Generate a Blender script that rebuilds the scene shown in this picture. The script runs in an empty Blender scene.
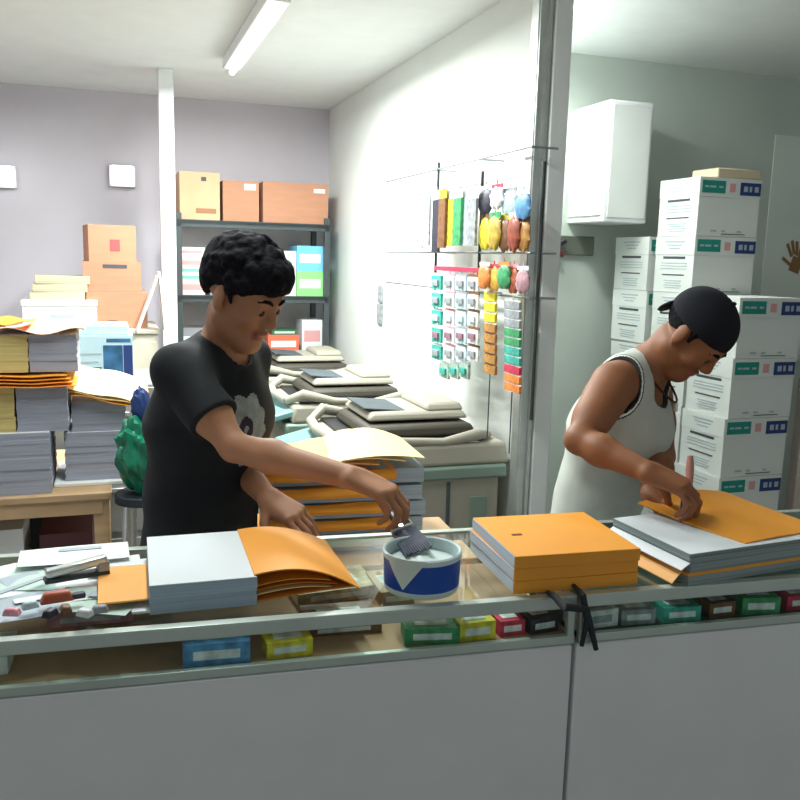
import bpy, bmesh, math, random
import numpy as np
from mathutils import Vector, Matrix, Euler

random.seed(7)
SC = bpy.context.scene
COL = SC.collection

# ------------------------------------------------------------------ camera
FPX, CAMZ = 850.0, 1.55
PITCH, ROLL = math.atan((400 - 258) / FPX), math.radians(1.5)
_fw = Vector((0, math.cos(PITCH), -math.sin(PITCH)))
_r0 = Vector((1, 0, 0)); _u0 = _r0.cross(_fw)
_R = _r0 * math.cos(ROLL) + _u0 * math.sin(ROLL)
_U = -_r0 * math.sin(ROLL) + _u0 * math.cos(ROLL)
cam_data = bpy.data.cameras.new('camera')
cam_data.sensor_width = 36.0
cam_data.lens = FPX / 800 * 36.0
cam_data.clip_start = 0.05
cam = bpy.data.objects.new('camera', cam_data)
COL.objects.link(cam)
cam.matrix_world = Matrix(((_R.x, _U.x, -_fw.x, 0), (_R.y, _U.y, -_fw.y, 0), (_R.z, _U.z, -_fw.z, CAMZ), (0, 0, 0, 1)))
SC.camera = cam

# ------------------------------------------------------------------ world, view
w = bpy.data.worlds.new('street_daylight'); SC.world = w; w.use_nodes = True
w.node_tree.nodes['Background'].inputs[0].default_value = (0.92, 1.0, 1.0, 1)
w.node_tree.nodes['Background'].inputs[1].default_value = 0.36
SC.view_settings.view_transform = 'Standard'
SC.view_settings.look = 'None'
SC.view_settings.gamma = 1.0
SC.view_settings.use_curve_mapping = False
SC.view_settings.exposure = 0.0

# ------------------------------------------------------------------ places
TH = math.radians(19.0)                      # the room is turned against the view
E1 = Vector((math.cos(TH), math.sin(TH), 0)); N1 = Vector((-math.sin(TH), math.cos(TH), 0))
C0 = Vector((0, 1.407, 0))
TC = math.radians(14.6)                      # the counter
def rc(u, v, z=0.0): return C0 + E1 * u + N1 * v + Vector((0, 0, z))
def ray(x, y): return _R * ((x - 400) / FPX) + _U * ((400 - y) / FPX) + _fw
CP = Vector((0, 0, CAMZ))
def az(x, y, z): d = ray(x, y); return CP + d * ((z - CAMZ) / d.z)
def ay(x, y, Y): d = ray(x, y); return CP + d * (Y / d.y)
def av(x, y, v):                             # point of the plane v = const, as (u, z)
    d = ray(x, y); t = (v - (CP - C0).dot(N1)) / d.dot(N1); p = CP + d * t
    return (p - C0).dot(E1), p.z
def au(x, y, u):                             # point of the plane u = const, as (v, z)
    d = ray(x, y); t = (u - (CP - C0).dot(E1)) / d.dot(E1); p = CP + d * t
    return (p - C0).dot(N1), p.z

def area(name, loc, size, sy, power, color, rot=(0, 0, 0)):
    l = bpy.data.lights.new(name, 'AREA'); l.shape = 'RECTANGLE'; l.size = size; l.size_y = sy
    l.energy = power; l.color = color
    o = bpy.data.objects.new(name, l); COL.objects.link(o); o.location = loc; o.rotation_euler = rot
    return o
LAMPS = [(0.15, 2.5, 80), (-1.5, 2.2, 27), (-0.2, 1.0, 27), (1.15, 1.95, 21)]  # last two are added fill for the counter and the cartons
for (u, v, p) in LAMPS:
    area('ceiling_tube_light', rc(u, v, 2.405), 1.15, 0.10, p, (0.95, 1.0, 0.97), (0, 0, TH + math.pi / 2))

# ------------------------------------------------------------------ materials
MATS = {}
def M(name, col, rough=0.6, metal=0.0, var=0.06, scale=8.0, bump=0.0, spec=0.5, stretch=(1, 1, 1), sheen=0.0, sss=0.0):
    if name in MATS: return MATS[name]
    m = bpy.data.materials.new(name); m.use_nodes = True; nt = m.node_tree
    b = nt.nodes['Principled BSDF']
    b.inputs['Roughness'].default_value = rough; b.inputs['Metallic'].default_value = metal
    b.inputs['Specular IOR Level'].default_value = spec
    if sheen: b.inputs['Sheen Weight'].default_value = sheen
    if sss:
        b.inputs['Subsurface Weight'].default_value = sss; b.inputs['Subsurface Radius'].default_value = (0.01, 0.004, 0.002)
    tc = nt.nodes.new('ShaderNodeTexCoord'); mp = nt.nodes.new('ShaderNodeMapping')
    mp.inputs['Scale'].default_value = stretch
    nz = nt.nodes.new('ShaderNodeTexNoise'); nz.inputs['Scale'].default_value = scale; nz.inputs['Detail'].default_value = 4
    rp = nt.nodes.new('ShaderNodeValToRGB')
    c = Vector(col)
    lo = [max(0, x * (1 - var)) for x in c]; hi = [min(1, x * (1 + var)) for x in c]
    rp.color_ramp.elements[0].color = (*lo, 1); rp.color_ramp.elements[1].color = (*hi, 1)
    rp.color_ramp.elements[0].position = 0.3; rp.color_ramp.elements[1].position = 0.7
    nt.links.new(tc.outputs['Object'], mp.inputs['Vector']); nt.links.new(mp.outputs['Vector'], nz.inputs['Vector'])
    nt.links.new(nz.outputs['Fac'], rp.inputs['Fac']); nt.links.new(rp.outputs['Color'], b.inputs['Base Color'])
    if bump:
        bp = nt.nodes.new('ShaderNodeBump'); bp.inputs['Strength'].default_value = bump; bp.inputs['Distance'].default_value = 0.01
        nt.links.new(nz.outputs['Fac'], bp.inputs['Height']); nt.links.new(bp.outputs['Normal'], b.inputs['Normal'])
    MATS[name] = m
    return m
def srgb(r, g, b):
    f = lambda c: (c / 255 / 12.92) if c / 255 <= 0.04045 else ((c / 255 + 0.055) / 1.055) ** 2.4
    return (f(r), f(g), f(b))
def emis(name, col, s):
    m = bpy.data.materials.new(name); m.use_nodes = True; b = m.node_tree.nodes['Principled BSDF']
    b.inputs['Base Color'].default_value = (*col, 1); b.inputs['Emission Color'].default_value = (*col, 1)
    b.inputs['Emission Strength'].default_value = s; return m
def glassmat(name, tint, refl=1.0):
    m = bpy.data.materials.new(name); m.use_nodes = True; nt = m.node_tree; nt.nodes.clear()
    o = nt.nodes.new('ShaderNodeOutputMaterial'); mx = nt.nodes.new('ShaderNodeMixShader')
    t = nt.nodes.new('ShaderNodeBsdfTransparent'); t.inputs[0].default_value = (*tint, 1)
    g = nt.nodes.new('ShaderNodeBsdfGlossy'); g.inputs['Roughness'].default_value = 0.03
    f = nt.nodes.new('ShaderNodeFresnel'); f.inputs['IOR'].default_value = 1.52
    ge = nt.nodes.new('ShaderNodeNewGeometry'); ml = nt.nodes.new('ShaderNodeMath'); ml.operation = 'MULTIPLY'; iv = nt.nodes.new('ShaderNodeMath'); iv.operation = 'SUBTRACT'; iv.inputs[0].default_value = 1.0
    nt.links.new(ge.outputs['Backfacing'], iv.inputs[1]); nt.links.new(iv.outputs[0], ml.inputs[0]); nt.links.new(f.outputs[0], ml.inputs[1])
    nt.links.new(ml.outputs[0], mx.inputs[0]); nt.links.new(t.outputs[0], mx.inputs[1]); nt.links.new(g.outputs[0], mx.inputs[2])
    nt.links.new(mx.outputs[0], o.inputs['Surface']); return m
def sheets(name, col, lines=220, amt=0.12):
    """edges of many stacked sheets: fine lines along z in object space"""
    m = bpy.data.materials.new(name); m.use_nodes = True; nt = m.node_tree; b = nt.nodes['Principled BSDF']
    b.inputs['Roughness'].default_value = 0.8
    tc = nt.nodes.new('ShaderNodeTexCoord'); mp = nt.nodes.new('ShaderNodeMapping'); mp.inputs['Scale'].default_value = (1.5, 1.5, lines)
    nz = nt.nodes.new('ShaderNodeTexNoise'); nz.inputs['Scale'].default_value = 1.0; nz.inputs['Detail'].default_value = 3
    rp = nt.nodes.new('ShaderNodeValToRGB'); c = Vector(col)
    rp.color_ramp.elements[0].position = 0.35; rp.color_ramp.elements[1].position = 0.6
    rp.color_ramp.elements[0].color = (*[x * (1 - amt) for x in c], 1); rp.color_ramp.elements[1].color = (*c, 1)
    nt.links.new(tc.outputs['Object'], mp.inputs['Vector']); nt.links.new(mp.outputs['Vector'], nz.inputs['Vector'])
    nt.links.new(nz.outputs['Fac'], rp.inputs['Fac']); nt.links.new(rp.outputs['Color'], b.inputs['Base Color'])
    MATS[name] = m; return m

# ------------------------------------------------------------------ mesh helpers
class MB:
    def __init__(s): s.v = []; s.f = []; s.m = []
    def add(s, vs, fs, m=0):
        n = len(s.v); s.v += [tuple(p) for p in vs]; s.f += [tuple(i + n for i in f) for f in fs]; s.m += [m] * len(fs); return s
    def box(s, c, d, m=0, rz=0.0, rx=0.0, ry=0.0, taper=1.0):
        R = Euler((rx, ry, rz)).to_matrix(); c = Vector(c); vs = []
        for k in (-1, 1):
            t = taper if k == 1 else 1.0
            for (i, j) in ((-1, -1), (1, -1), (1, 1), (-1, 1)):
                vs.append(c + R @ Vector((i * d[0] / 2 * t, j * d[1] / 2 * t, k * d[2] / 2)))
        return s.add(vs, [(3, 2, 1, 0), (4, 5, 6, 7), (0, 1, 5, 4), (1, 2, 6, 5), (2, 3, 7, 6), (3, 0, 4, 7)], m)
    def cyl(s, a, b, r0, r1=None, n=16, m=0, sx=1.0):
        r1 = r0 if r1 is None else r1; a = Vector(a); b = Vector(b); d = (b - a).normalized()
        p = d.orthogonal().normalized(); q = d.cross(p); vs = []
        for c, r in ((a, r0), (b, r1)):
            for i in range(n):
                t = 2 * math.pi * i / n; vs.append(c + p * math.cos(t) * r * sx + q * math.sin(t) * r)
        fs = [(i, (i + 1) % n, n + (i + 1) % n, n + i) for i in range(n)] + [tuple(range(n))[::-1], tuple(range(n, 2 * n))]
        return s.add(vs, fs, m)
    def tube(s, pts, r, n=8, m=0):
        pts = [Vector(p) for p in pts]; vs = []; rr = r if isinstance(r, (list, tuple)) else [r] * len(pts)
        up = None
        for i, p in enumerate(pts):
            d = (pts[min(i + 1, len(pts) - 1)] - pts[max(i - 1, 0)]).normalized()
            if up is None: up = d.orthogonal().normalized()
            up = (up - d * up.dot(d)).normalized(); q = d.cross(up)
            for k in range(n):
                t = 2 * math.pi * k / n; vs.append(p + (up * math.cos(t) + q * math.sin(t)) * rr[i])
        fs = []
        for i in range(len(pts) - 1):
            for k in range(n):
                fs.append((i * n + k, i * n + (k + 1) % n, (i + 1) * n + (k + 1) % n, (i + 1) * n + k))
        L = (len(pts) - 1) * n
        fs += [tuple(range(n))[::-1], tuple(range(L, L + n))]
        return s.add(vs, fs, m)
    def lathe(s, prof, n=40, m=0, c=(0, 0, 0)):
        vs = []
        for (r, z) in prof:
            for i in range(n):
                t = 2 * math.pi * i / n; vs.append((c[0] + r * math.cos(t), c[1] + r * math.sin(t), c[2] + z))
        fs = [(j * n + i, j * n + (i + 1) % n, (j + 1) * n + (i + 1) % n, (j + 1) * n + i) for j in range(len(prof) - 1) for i in range(n)]
        return s.add(vs, fs, m)
    def sheet(s, fn, nu, nv, th, m=0, m2=None):
        """thin curved sheet: fn(a, b) -> top point for a, b in 0..1, thickness th downwards"""
        top = [Vector(fn(i / nu, j / nv)) for i in range(nu + 1) for j in range(nv + 1)]
        bot = [p - Vector((0, 0, th)) for p in top]; k = len(top); W = nv + 1; fs = []; 
        for i in range(nu):
            for j in range(nv):
                a = i * W + j; fs.append((a, a + W, a + W + 1, a + 1))
        n1 = len(fs)
        for i in range(nu):
            for j in range(nv):
                a = k + i * W + j; fs.append((a, a + 1, a + W + 1, a + W))
        for i in range(nu):
            fs.append((i * W, k + i * W, k + (i + 1) * W, (i + 1) * W)); a = i * W + nv; fs.append((a, a + W, k + a + W, k + a))
        for j in range(nv):
            fs.append((j, j + 1, k + j + 1, k + j)); a = nu * W + j; fs.append((a, k + a, k + a + 1, a + 1))
        return s.add(top + bot, fs, m)
    def ellip(s, c, r, n=16, m=0, fn=None):
        vs = []; c = Vector(c)
        for i in range(1, n):
            for j in range(2 * n):
                a = math.pi * i / n; b = math.pi * j / n; d = Vector((math.sin(a) * math.cos(b), math.sin(a) * math.sin(b), math.cos(a)))
                k = fn(d) if fn else 1.0; vs.append(c + Vector((d.x * r[0], d.y * r[1], d.z * r[2])) * k)
        t = len(vs); vs += [c + Vector((0, 0, r[2])), c - Vector((0, 0, r[2]))]; N = 2 * n
        fs = [(i * N + j, (i + 1) * N + j, (i + 1) * N + (j + 1) % N, i * N + (j + 1) % N) for i in range(n - 2) for j in range(N)]
        fs += [(t, j, (j + 1) % N) for j in range(N)] + [(t + 1, (n - 2) * N + (j + 1) % N, (n - 2) * N + j) for j in range(N)]
        return s.add(vs, fs, m)
    def build(s, name, mats, parent=None, bevel=0.0, smooth=True):
        me = bpy.data.meshes.new(name); me.from_pydata(s.v, [], s.f)
        mats = mats if isinstance(mats, (list, tuple)) else [mats]
        for m in mats: me.materials.append(m)
        me.polygons.foreach_set('material_index', s.m); me.update()
        if smooth:
            me.shade_smooth(); me.set_sharp_from_angle(angle=math.radians(38))
        o = bpy.data.objects.new(name, me); COL.objects.link(o)
        if parent is not None: o.parent = parent
        if bevel:
            b = o.modifiers.new('bevel', 'BEVEL'); b.width = bevel; b.segments = 2; b.limit_method = 'ANGLE'
        return o
def tag(o, label=None, cat=None, group=None, kind=None):
    if label: o['label'] = label
    if cat: o['category'] = cat
    if group: o['group'] = group
    if kind: o['kind'] = kind
    return o
def empty(name, loc, label, cat, group=None, rz=0.0):
    o = bpy.data.objects.new(name, None); COL.objects.link(o); o.location = loc; o.rotation_euler = (0, 0, rz); o.empty_display_size = 0.05
    return tag(o, label, cat, group)
def place(o, loc, rz=0.0): o.location = loc; o.rotation_euler = (0, 0, rz); return o
def dup(r, loc, rz, label, group=None):
    c = r.copy(); COL.objects.link(c); c.location = loc; c.rotation_euler = (0, 0, rz); c['label'] = label
    if group: c['group'] = group
    for ch in list(r.children):
        k = ch.copy(); COL.objects.link(k); k.parent = c
        for g in list(ch.children):
            h = g.copy(); COL.objects.link(h); h.parent = k
    return c

# palette
white_wall = M('white_paint', (0.80, 0.83, 0.80), 0.75, var=0.03, scale=3)
grey_wall = M('grey_lilac_paint', srgb(208, 203, 212), 0.85, var=0.05, scale=2)
green_wall = M('grey_green_paint', srgb(196, 205, 196), 0.7, var=0.05, scale=2.5)
alu = M('aluminium', (0.62, 0.65, 0.63), 0.38, 0.85, var=0.08, scale=20)
dark_steel = M('dark_steel', (0.05, 0.06, 0.06), 0.5, 0.4)
white_metal = M('white_enamel', (0.82, 0.84, 0.84), 0.35, var=0.02)
cardb = M('brown_cardboard', srgb(184, 134, 106), 0.85, var=0.07, scale=6, stretch=(1, 1, 6))
cardb2 = M('pale_cardboard', srgb(214, 176, 140), 0.85, var=0.07, scale=6)
tape = M('packing_tape', srgb(160, 112, 80), 0.3)
white_card = M('white_cardboard', srgb(236, 240, 240), 0.7, var=0.02)
grey_card = M('carton_board_grey', srgb(205, 205, 200), 0.75, var=0.05, scale=5)
teal = M('teal_print', srgb(20, 140, 125), 0.6)
navy = M('navy_print', srgb(35, 60, 120), 0.6)
inkgrey = M('grey_ink_print', srgb(70, 80, 85), 0.7)
inkpale = M('pale_ink_print', srgb(170, 185, 190), 0.7)
pinkink = M('pink_ink_print', srgb(215, 160, 160), 0.7)
manila = M('manila_orange_card', srgb(240, 160, 48), 0.6, var=0.05, scale=5)
manila_shaded = M('manila_orange_card_shaded', srgb(214, 130, 40), 0.7, var=0.08, scale=9)  # same card darkened for the shade inside the open cover
cream = M('cream_card', srgb(250, 225, 160), 0.7, var=0.04)
paper_top = M('blank_white_paper', srgb(226, 232, 236), 0.7, var=0.02)
paper_edge = sheets('paper_sheet_edges', srgb(196, 205, 215), 400, 0.25)
paper_edge_g = sheets('grey_paper_sheet_edges', srgb(164, 168, 182), 260, 0.10)
manila_edge = sheets('manila_sheet_edges', srgb(214, 140, 38), 200, 0.35)
wood = M('pale_timber', srgb(190, 158, 120), 0.6, var=0.15, scale=5, stretch=(1, 1, 8))
copier_body = M('copier_plastic_beige', srgb(158, 154, 140), 0.6, var=0.03)
copier_cream = M('copier_plastic_cream', srgb(198, 194, 176), 0.55, var=0.02)
black_pl = M('black_plastic', (0.015, 0.015, 0.018), 0.45)
glass_c = glassmat('clear_glass', (0.93, 0.98, 0.96))

# ------------------------------------------------------------------ the room
def struct(mb, name, mat, loc=None, bevel=0):
    o = mb.build(name, mat, None, bevel); o['kind'] = 'structure'
    place(o, C0 if loc is None else loc, TH); return o
WU, RV, BV, CH = 0.954, 2.32, 4.35, 2.5
floor_m = M('worn_concrete', srgb(120, 116, 112), 0.7, var=0.15, scale=2.5, bump=0.1)
struct(MB().box((0.75, 1.05, -0.05), (7.6, 6.8, 0.1)), 'floor', floor_m)
struct(MB().box((0.75, 1.05, CH + 0.05), (7.6, 6.8, 0.1)), 'ceiling', M('white_ceiling_board', (0.84, 0.86, 0.85), 0.8, var=0.02))
struct(MB().box(((WU - 3.0) / 2, BV + 0.05, CH / 2), (WU + 3.0, 0.1, CH)), 'wall_back', grey_wall)
struct(MB().box((WU + 0.04, (1.36 + BV) / 2 + 0.05, CH / 2), (0.08, BV - 1.36 + 0.1, CH)), 'wall_partition', white_wall)
struct(MB().box(((WU + 0.08 + 4.5) / 2, RV + 0.05, CH / 2), (4.5 - WU - 0.08, 0.1, CH)), 'wall_right_back', green_wall)
struct(MB().box((-3.0 - 0.05, 1.05, CH / 2), (0.1, 6.8, CH)), 'wall_left', grey_wall)
struct(MB().box((4.5 + 0.05, 0.2, CH / 2), (0.1, 4.6, CH)), 'wall_right', green_wall)
# aluminium edge frame and white jamb on the end of the partition
t = MB(); t.box((0, 0, CH / 2), (0.055, 0.05, CH)); t.box((0.012, -0.03, CH / 2), (0.012, 0.012, CH)); t.box((-0.02, -0.028, CH / 2), (0.008, 0.01, CH))
o = struct(t, 'trim_1', alu, rc(WU - 0.035, 1.33)); 
struct(MB().box((0, 0, CH / 2), (0.065, 0.07, CH)), 'trim_2', white_metal, rc(WU + 0.025, 1.325), 0.004)
# white square post left of the shelving
ul, zl = av(160, 200, 3.55); ur, _ = av(175, 200, 3.55)
struct(MB().box((0, 0, CH / 2), (ur - ul, 0.07, CH)), 'trim_3', white_metal, rc((ul + ur) / 2, 3.55), 0.004)

# ceiling lamps; the counter and carton ones are unseen, added as fill
for k, (u, v, p) in enumerate(LAMPS):
    r = empty('ceiling_lamp', rc(u, v, CH), 'slim white fluorescent batten on the white ceiling, ' + ['over the photocopiers', 'over the table with paper piles', 'added to brighten the glass counter', 'added to brighten the carton columns'][k], 'lamp', 'fluorescent battens on the ceiling', TH)
    MB().box((0, 0, -0.03), (0.09, 1.24, 0.05)).build('housing', white_metal, r, 0.004)
    MB().cyl((0, -0.6, -0.07), (0, 0.6, -0.07), 0.014).build('tube', emis('lamp_tube_glow', (0.95, 1, 0.97), 6.0), r)
for k, (x0, x1, y) in enumerate(((-8, 14, 186), (111, 134, 185))):
    u0, z0 = av(x0, y, BV - 0.08); u1, _ = av(x1, y, BV - 0.08)
    r = empty('wall_lamp', rc((u0 + u1) / 2, BV, z0), ['small lit wall lamp high at the far left edge of the grey wall', 'small lit wall lamp above the brown cartons, next to the white post'][k], 'lamp', 'lit lamps on the grey wall', TH)
    MB().box((0, -0.02, 0.06), (u1 - u0 + 0.02, 0.04, 0.13)).build('backplate', white_metal, r, 0.004)
    MB().box((0, -0.065, 0.06), (u1 - u0, 0.05, 0.12)).build('diffuser', emis('wall_lamp_glow', (1.0, 1.0, 1.0), 1.8), r, 0.012)
# ------------------------------------------------------------------ shelving on the back wall
SV = 3.93                                       # front plane of the shelving
sl, _ = av(176, 220, SV); sr = min(WU - 0.03, av(330, 228, SV)[0])
_, zt = av(250, 222, SV); _, zm = av(250, 296, SV); _, zb = av(250, 354, SV)
SD = BV - SV - 0.02
r = empty('shelving_unit', rc((sl + sr) / 2, SV + SD / 2, 0), 'dark-framed metal shelving unit against the back wall, loaded with cartons and paper packs', 'shelf', None, TH)
wd = sr - sl
shelf_m = M('shelf_steel_grey', srgb(70, 78, 80), 0.5, 0.3)
shelf_light = M('shelf_panel_pale', srgb(205, 200, 200), 0.8, var=0.04)
for z in (zt, zm, zb, 0.7, 0.25):
    t = MB(); t.box((0, 0, z - 0.012), (wd, SD, 0.024)); t.box((0, -SD / 2 + 0.006, z - 0.02), (wd, 0.012, 0.045))
    t.build('shelf_board', shelf_m, r, 0.002)
for sx in (-1, 1):
    for sy in (-1, 1):
        MB().box((sx * (wd / 2 - 0.015), sy * (SD / 2 - 0.015), zt / 2 + 0.02), (0.035, 0.03, zt + 0.04)).build('post', shelf_m, r, 0.002)
MB().box((0, SD / 2 - 0.006, zt / 2), (wd - 0.06, 0.006, zt)).build('back_panel', shelf_light, r)

def carton(loc, d, rz, label, mats, group=None, flaps=False, marks=()):
    """box of board: body, tape strip and, when open, four flaps; marks = (face, a, b, w, h, material index)"""
    r = empty('carton', loc, label, 'box', group, rz)
    t = MB(); t.box((0, 0, d[2] / 2), d)
    for (face, a, b, ww, hh, mi) in marks:
        if face == 'f': t.box((a * d[0] / 2, -d[1] / 2 - 0.0006, b * d[2]), (ww, 0.0012, hh), mi)
        else: t.box((-d[0] / 2 - 0.0006, a * d[1] / 2, b * d[2]), (0.0012, ww, hh), mi)
    t.build('body', mats, r, 0.003)
    if flaps:
        for (sx, sy) in ((0, -1), (0, 1)):
            MB().box((0, sy * (d[1] / 2 + 0.018), d[2] + 0.012), (d[0], 0.05, 0.004), rx=sy * 0.6).build('flap', mats[0], r)
    else:
        MB().box((0, 0, d[2] + 0.001), (d[0] * 1.0, 0.05, 0.001)).build('tape', tape, r)
    return r
def carton_px(x0, x1, ytop, ybot, v, depth, label, mats, **k):
    u0, z0 = av(x0, ybot, v); u1, _ = av(x1, ybot, v); _, z1 = av((x0 + x1) / 2, ytop, v)
    zz = k.pop('z', z0)
    return carton(rc((u0 + u1) / 2, v + depth / 2, zz), (u1 - u0, depth, z1 - zz), TH, label, mats, **k)
gtop = 'cartons on top of the shelving'
carton_px(180, 220, 172, 217, SV + 0.03, 0.3, 'palest cardboard carton on the shelving top, next to the white post', [cardb2, inkgrey, tape], group=gtop, z=zt, marks=[('f', 0.2, 0.86, 0.03, 0.025, 1), ('f', 0.3, 0.2, 0.12, 0.03, 2)])
carton_px(223, 259, 181, 217, SV + 0.03, 0.3, 'small brown carton in the middle of the shelving top', [cardb, white_card, tape], group=gtop, z=zt, marks=[('f', 0.5, 0.86, 0.07, 0.035, 1)])
carton_px(263, 328, 183, 219, SV + 0.03, 0.3, 'wide brown carton on the shelving top, next to the white wall', [cardb, white_card, tape], group=gtop, z=zt, marks=[('f', 0.72, 0.83, 0.07, 0.025, 1)])
# reams of paper and packs on the shelves
pk = {'pink': M('pink_pack_paper', srgb(236, 200, 200), 0.5), 'green': M('mint_pack_paper', srgb(120, 205, 175), 0.5), 'blue': M('sky_blue_pack', srgb(110, 190, 225), 0.4), 'lime': M('lime_green_pack', srgb(140, 215, 130), 0.4), 'orange': M('orange_red_pack', srgb(225, 110, 80), 0.5), 'dgreen': M('dark_green_pack', srgb(50, 110, 75), 0.5), 'white': paper_top, 'grey': M('grey_pack', srgb(150, 150, 155), 0.6)}
def pack(x0, x1, y0, y1, v, depth, label, key, group, z=None, bands=()):
    u0, z0 = av(x0, y1, v); u1, _ = av(x1, y1, v); _, z1 = av((x0 + x1) / 2, y0, v)
    if z is None: z = z0
    w_, h_ = u1 - u0, z1 - z0
    o = MB().box((0, 0, h_ / 2), (w_, depth, h_))
    o.box((0, -depth / 2 - 0.0006, h_ / 2), (w_ * 0.8, 0.0012, h_ * 0.35), 1)
    o = o.build('paper_pack', [pk[key], pinkink if key in ('pink', 'white') else white_card], None, 0.004)
    place(o, rc((u0 + u1) / 2, v + depth / 2, z), TH); tag(o, label, 'pack', group); return z + h_
g = 'packs of paper on the shelving'
z = pack(179, 205, 274, 290, SV + 0.04, 0.25, 'lowest pink and white ream at the left end of the middle shelf', 'pink', g, zm)
z = pack(179, 205, 263, 273, SV + 0.04, 0.25, 'mint green ream between two pink reams on the middle shelf', 'green', g, z)
z = pack(179, 204, 250, 262, SV + 0.04, 0.25, 'pink and white ream right above the mint green ream', 'pink', g, z)
z = pack(179, 205, 240, 249, SV + 0.04, 0.25, 'topmost white ream of the pile at the left end of the middle shelf', 'white', g, z)
z = pack(297, 323, 268, 293, SV + 0.04, 0.25, 'lime green pack at the right end of the middle shelf', 'lime', g, zm)
z = pack(297, 323, 242, 267, SV + 0.04, 0.25, 'sky blue pack on top of the lime green pack', 'blue', g, z)
z = pack(284, 296, 245, 290, SV + 0.06, 0.2, 'narrow white pack standing beside the sky blue pack', 'white', g, zm)
z = pack(210, 232, 258, 291, SV + 0.08, 0.2, 'grey pack on the middle shelf beside the pile of pink reams', 'grey', g, zm)
z = pack(268, 299, 334, 352, SV + 0.04, 0.2, 'orange red pack on the lower shelf', 'orange', g, zb)
z = pack(272, 297, 328, 333, SV + 0.05, 0.18, 'flat dark green pack lying on the orange red pack', 'dgreen', g, z)
z = pack(302, 322, 318, 350, SV + 0.08, 0.2, 'pale pack at the right end of the lower shelf', 'white', g, zb)
z = pack(180, 206, 325, 350, SV + 0.08, 0.2, 'pale grey pack at the left end of the lower shelf', 'grey', g, zb)

# ------------------------------------------------------------------ goods cabinet and cartons at the grey wall
CV = 3.25
_, zc = av(100, 330, CV)
cl, _ = av(-40, 330, CV); cr, _ = av(158, 330, CV)
beige_cab = M('beige_steel_cabinet', srgb(205, 198, 180), 0.5)
r = empty('low_cabinet', rc((cl + cr) / 2, CV + 0.3, 0), 'long beige low cabinet under the grey wall carrying the brown cartons', 'cabinet', None, TH)
MB().box((0, 0, zc / 2 - 0.01), (cr - cl, 0.6, zc - 0.02)).build('body', beige_cab, r, 0.005)
MB().box((0, -0.005, zc - 0.01), (cr - cl + 0.02, 0.62, 0.02)).build('top_board', beige_cab, r, 0.003)
for k in range(4):
    dw = (cr - cl) / 4
    d_ = MB().box((-(cr - cl) / 2 + dw * (k + 0.5), -0.305, zc / 2), (dw - 0.02, 0.012, zc - 0.12)).build('door', beige_cab, r, 0.003)
    MB().cyl((-(cr - cl) / 2 + dw * (k + 0.9), -0.33, zc / 2), (-(cr - cl) / 2 + dw * (k + 0.9), -0.33, zc / 2 + 0.12), 0.006).build('handle', alu, d_)
gb = 'brown cartons piled on the beige cabinet'
redm = M('red_print', srgb(200, 80, 80), 0.7)
u0, _ = av(85, 328, CV + 0.1); u1, _ = av(146, 328, CV + 0.1); _, z1 = av(115, 292, CV + 0.1); _, z2 = av(115, 262, CV + 0.1); _, z3 = av(115, 225, CV + 0.1)
uc = (u0 + u1) / 2
carton(rc(uc + 0.01, CV + 0.27, zc), (u1 - u0, 0.3, z1 - zc), TH, 'lowest wide brown carton of the pile on the beige cabinet', [cardb, inkgrey], gb)
carton(rc(uc - 0.01, CV + 0.27, z1), ((u1 - u0) * 0.95, 0.3, z2 - z1), TH, 'middle brown carton of the pile with a dark hand slot', [cardb, inkgrey], gb, marks=[('f', 0.1, 0.85, 0.12, 0.02, 1)])
carton(rc(uc - 0.02, CV + 0.27, z2), ((u1 - u0) * 0.78, 0.26, z3 - z2), TH + 0.12, 'topmost small brown carton of the pile with a red mark', [cardb, redm], gb, marks=[('f', 0.1, 0.45, 0.05, 0.06, 1)])
# white drawer box with the pile of yellowed paper
u0, z0 = av(16, 331, CV - 0.25); u1, _ = av(84, 331, CV - 0.25); _, z1 = av(50, 302, CV - 0.25)
zbx = zc + 0.0
r = empty('white_box', rc((u0 + u1) / 2 + 0.03, CV + 0.2, zc), 'flat white box with a grey label on the beige cabinet, left of the brown cartons', 'box', None, TH)
hb = 0.145
MB().box((0, 0, hb * 0.42), (0.35, 0.3, hb * 0.84)).build('body', white_card, r, 0.003)
MB().box((0, 0, hb * 0.9), (0.36, 0.31, hb * 0.2)).build('lid', white_card, r, 0.003)
MB().box((0.01, -0.151, hb * 0.45), (0.11, 0.002, 0.018)).build('label_strip', inkpale, r)
yel = sheets('yellowed_paper_edges', srgb(200, 190, 160), 120, 0.3)
for k in range(3):
    o = MB().box((0, 0, 0.02), (0.26, 0.22, 0.04)).build('paper_pile', [yel], None, 0.002)
    place(o, rc((u0 + u1) / 2 + 0.02 + 0.01 * k, CV + 0.2, zc + hb + 0.0405 * k), TH + 0.03 * k)
    tag(o, ['lowest bundle of yellowed paper on the flat white box', 'middle bundle of yellowed paper on the flat white box', 'top bundle of yellowed paper on the flat white box'][k], 'paper', 'yellowed paper bundles on the white box')
# white sheets of board leaning against the post
def lean(a, b): return (0.0 + 0.12 * a, 0.0 + 0.02 * b, 0)
r = empty('folded_board', rc(*[av(148, 345, 3.2)[0], 3.2], zc), 'white folded board leaning beside the white post, right of the brown cartons', 'board', None, TH)
MB().box((0.0, 0, 0.14), (0.01, 0.16, 0.30), ry=0.35).build('front_leaf', white_card, r, 0.001)
MB().box((0.075, 0.05, 0.15), (0.01, 0.16, 0.30), ry=-0.08).build('rear_leaf', white_card, r, 0.001)

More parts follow.
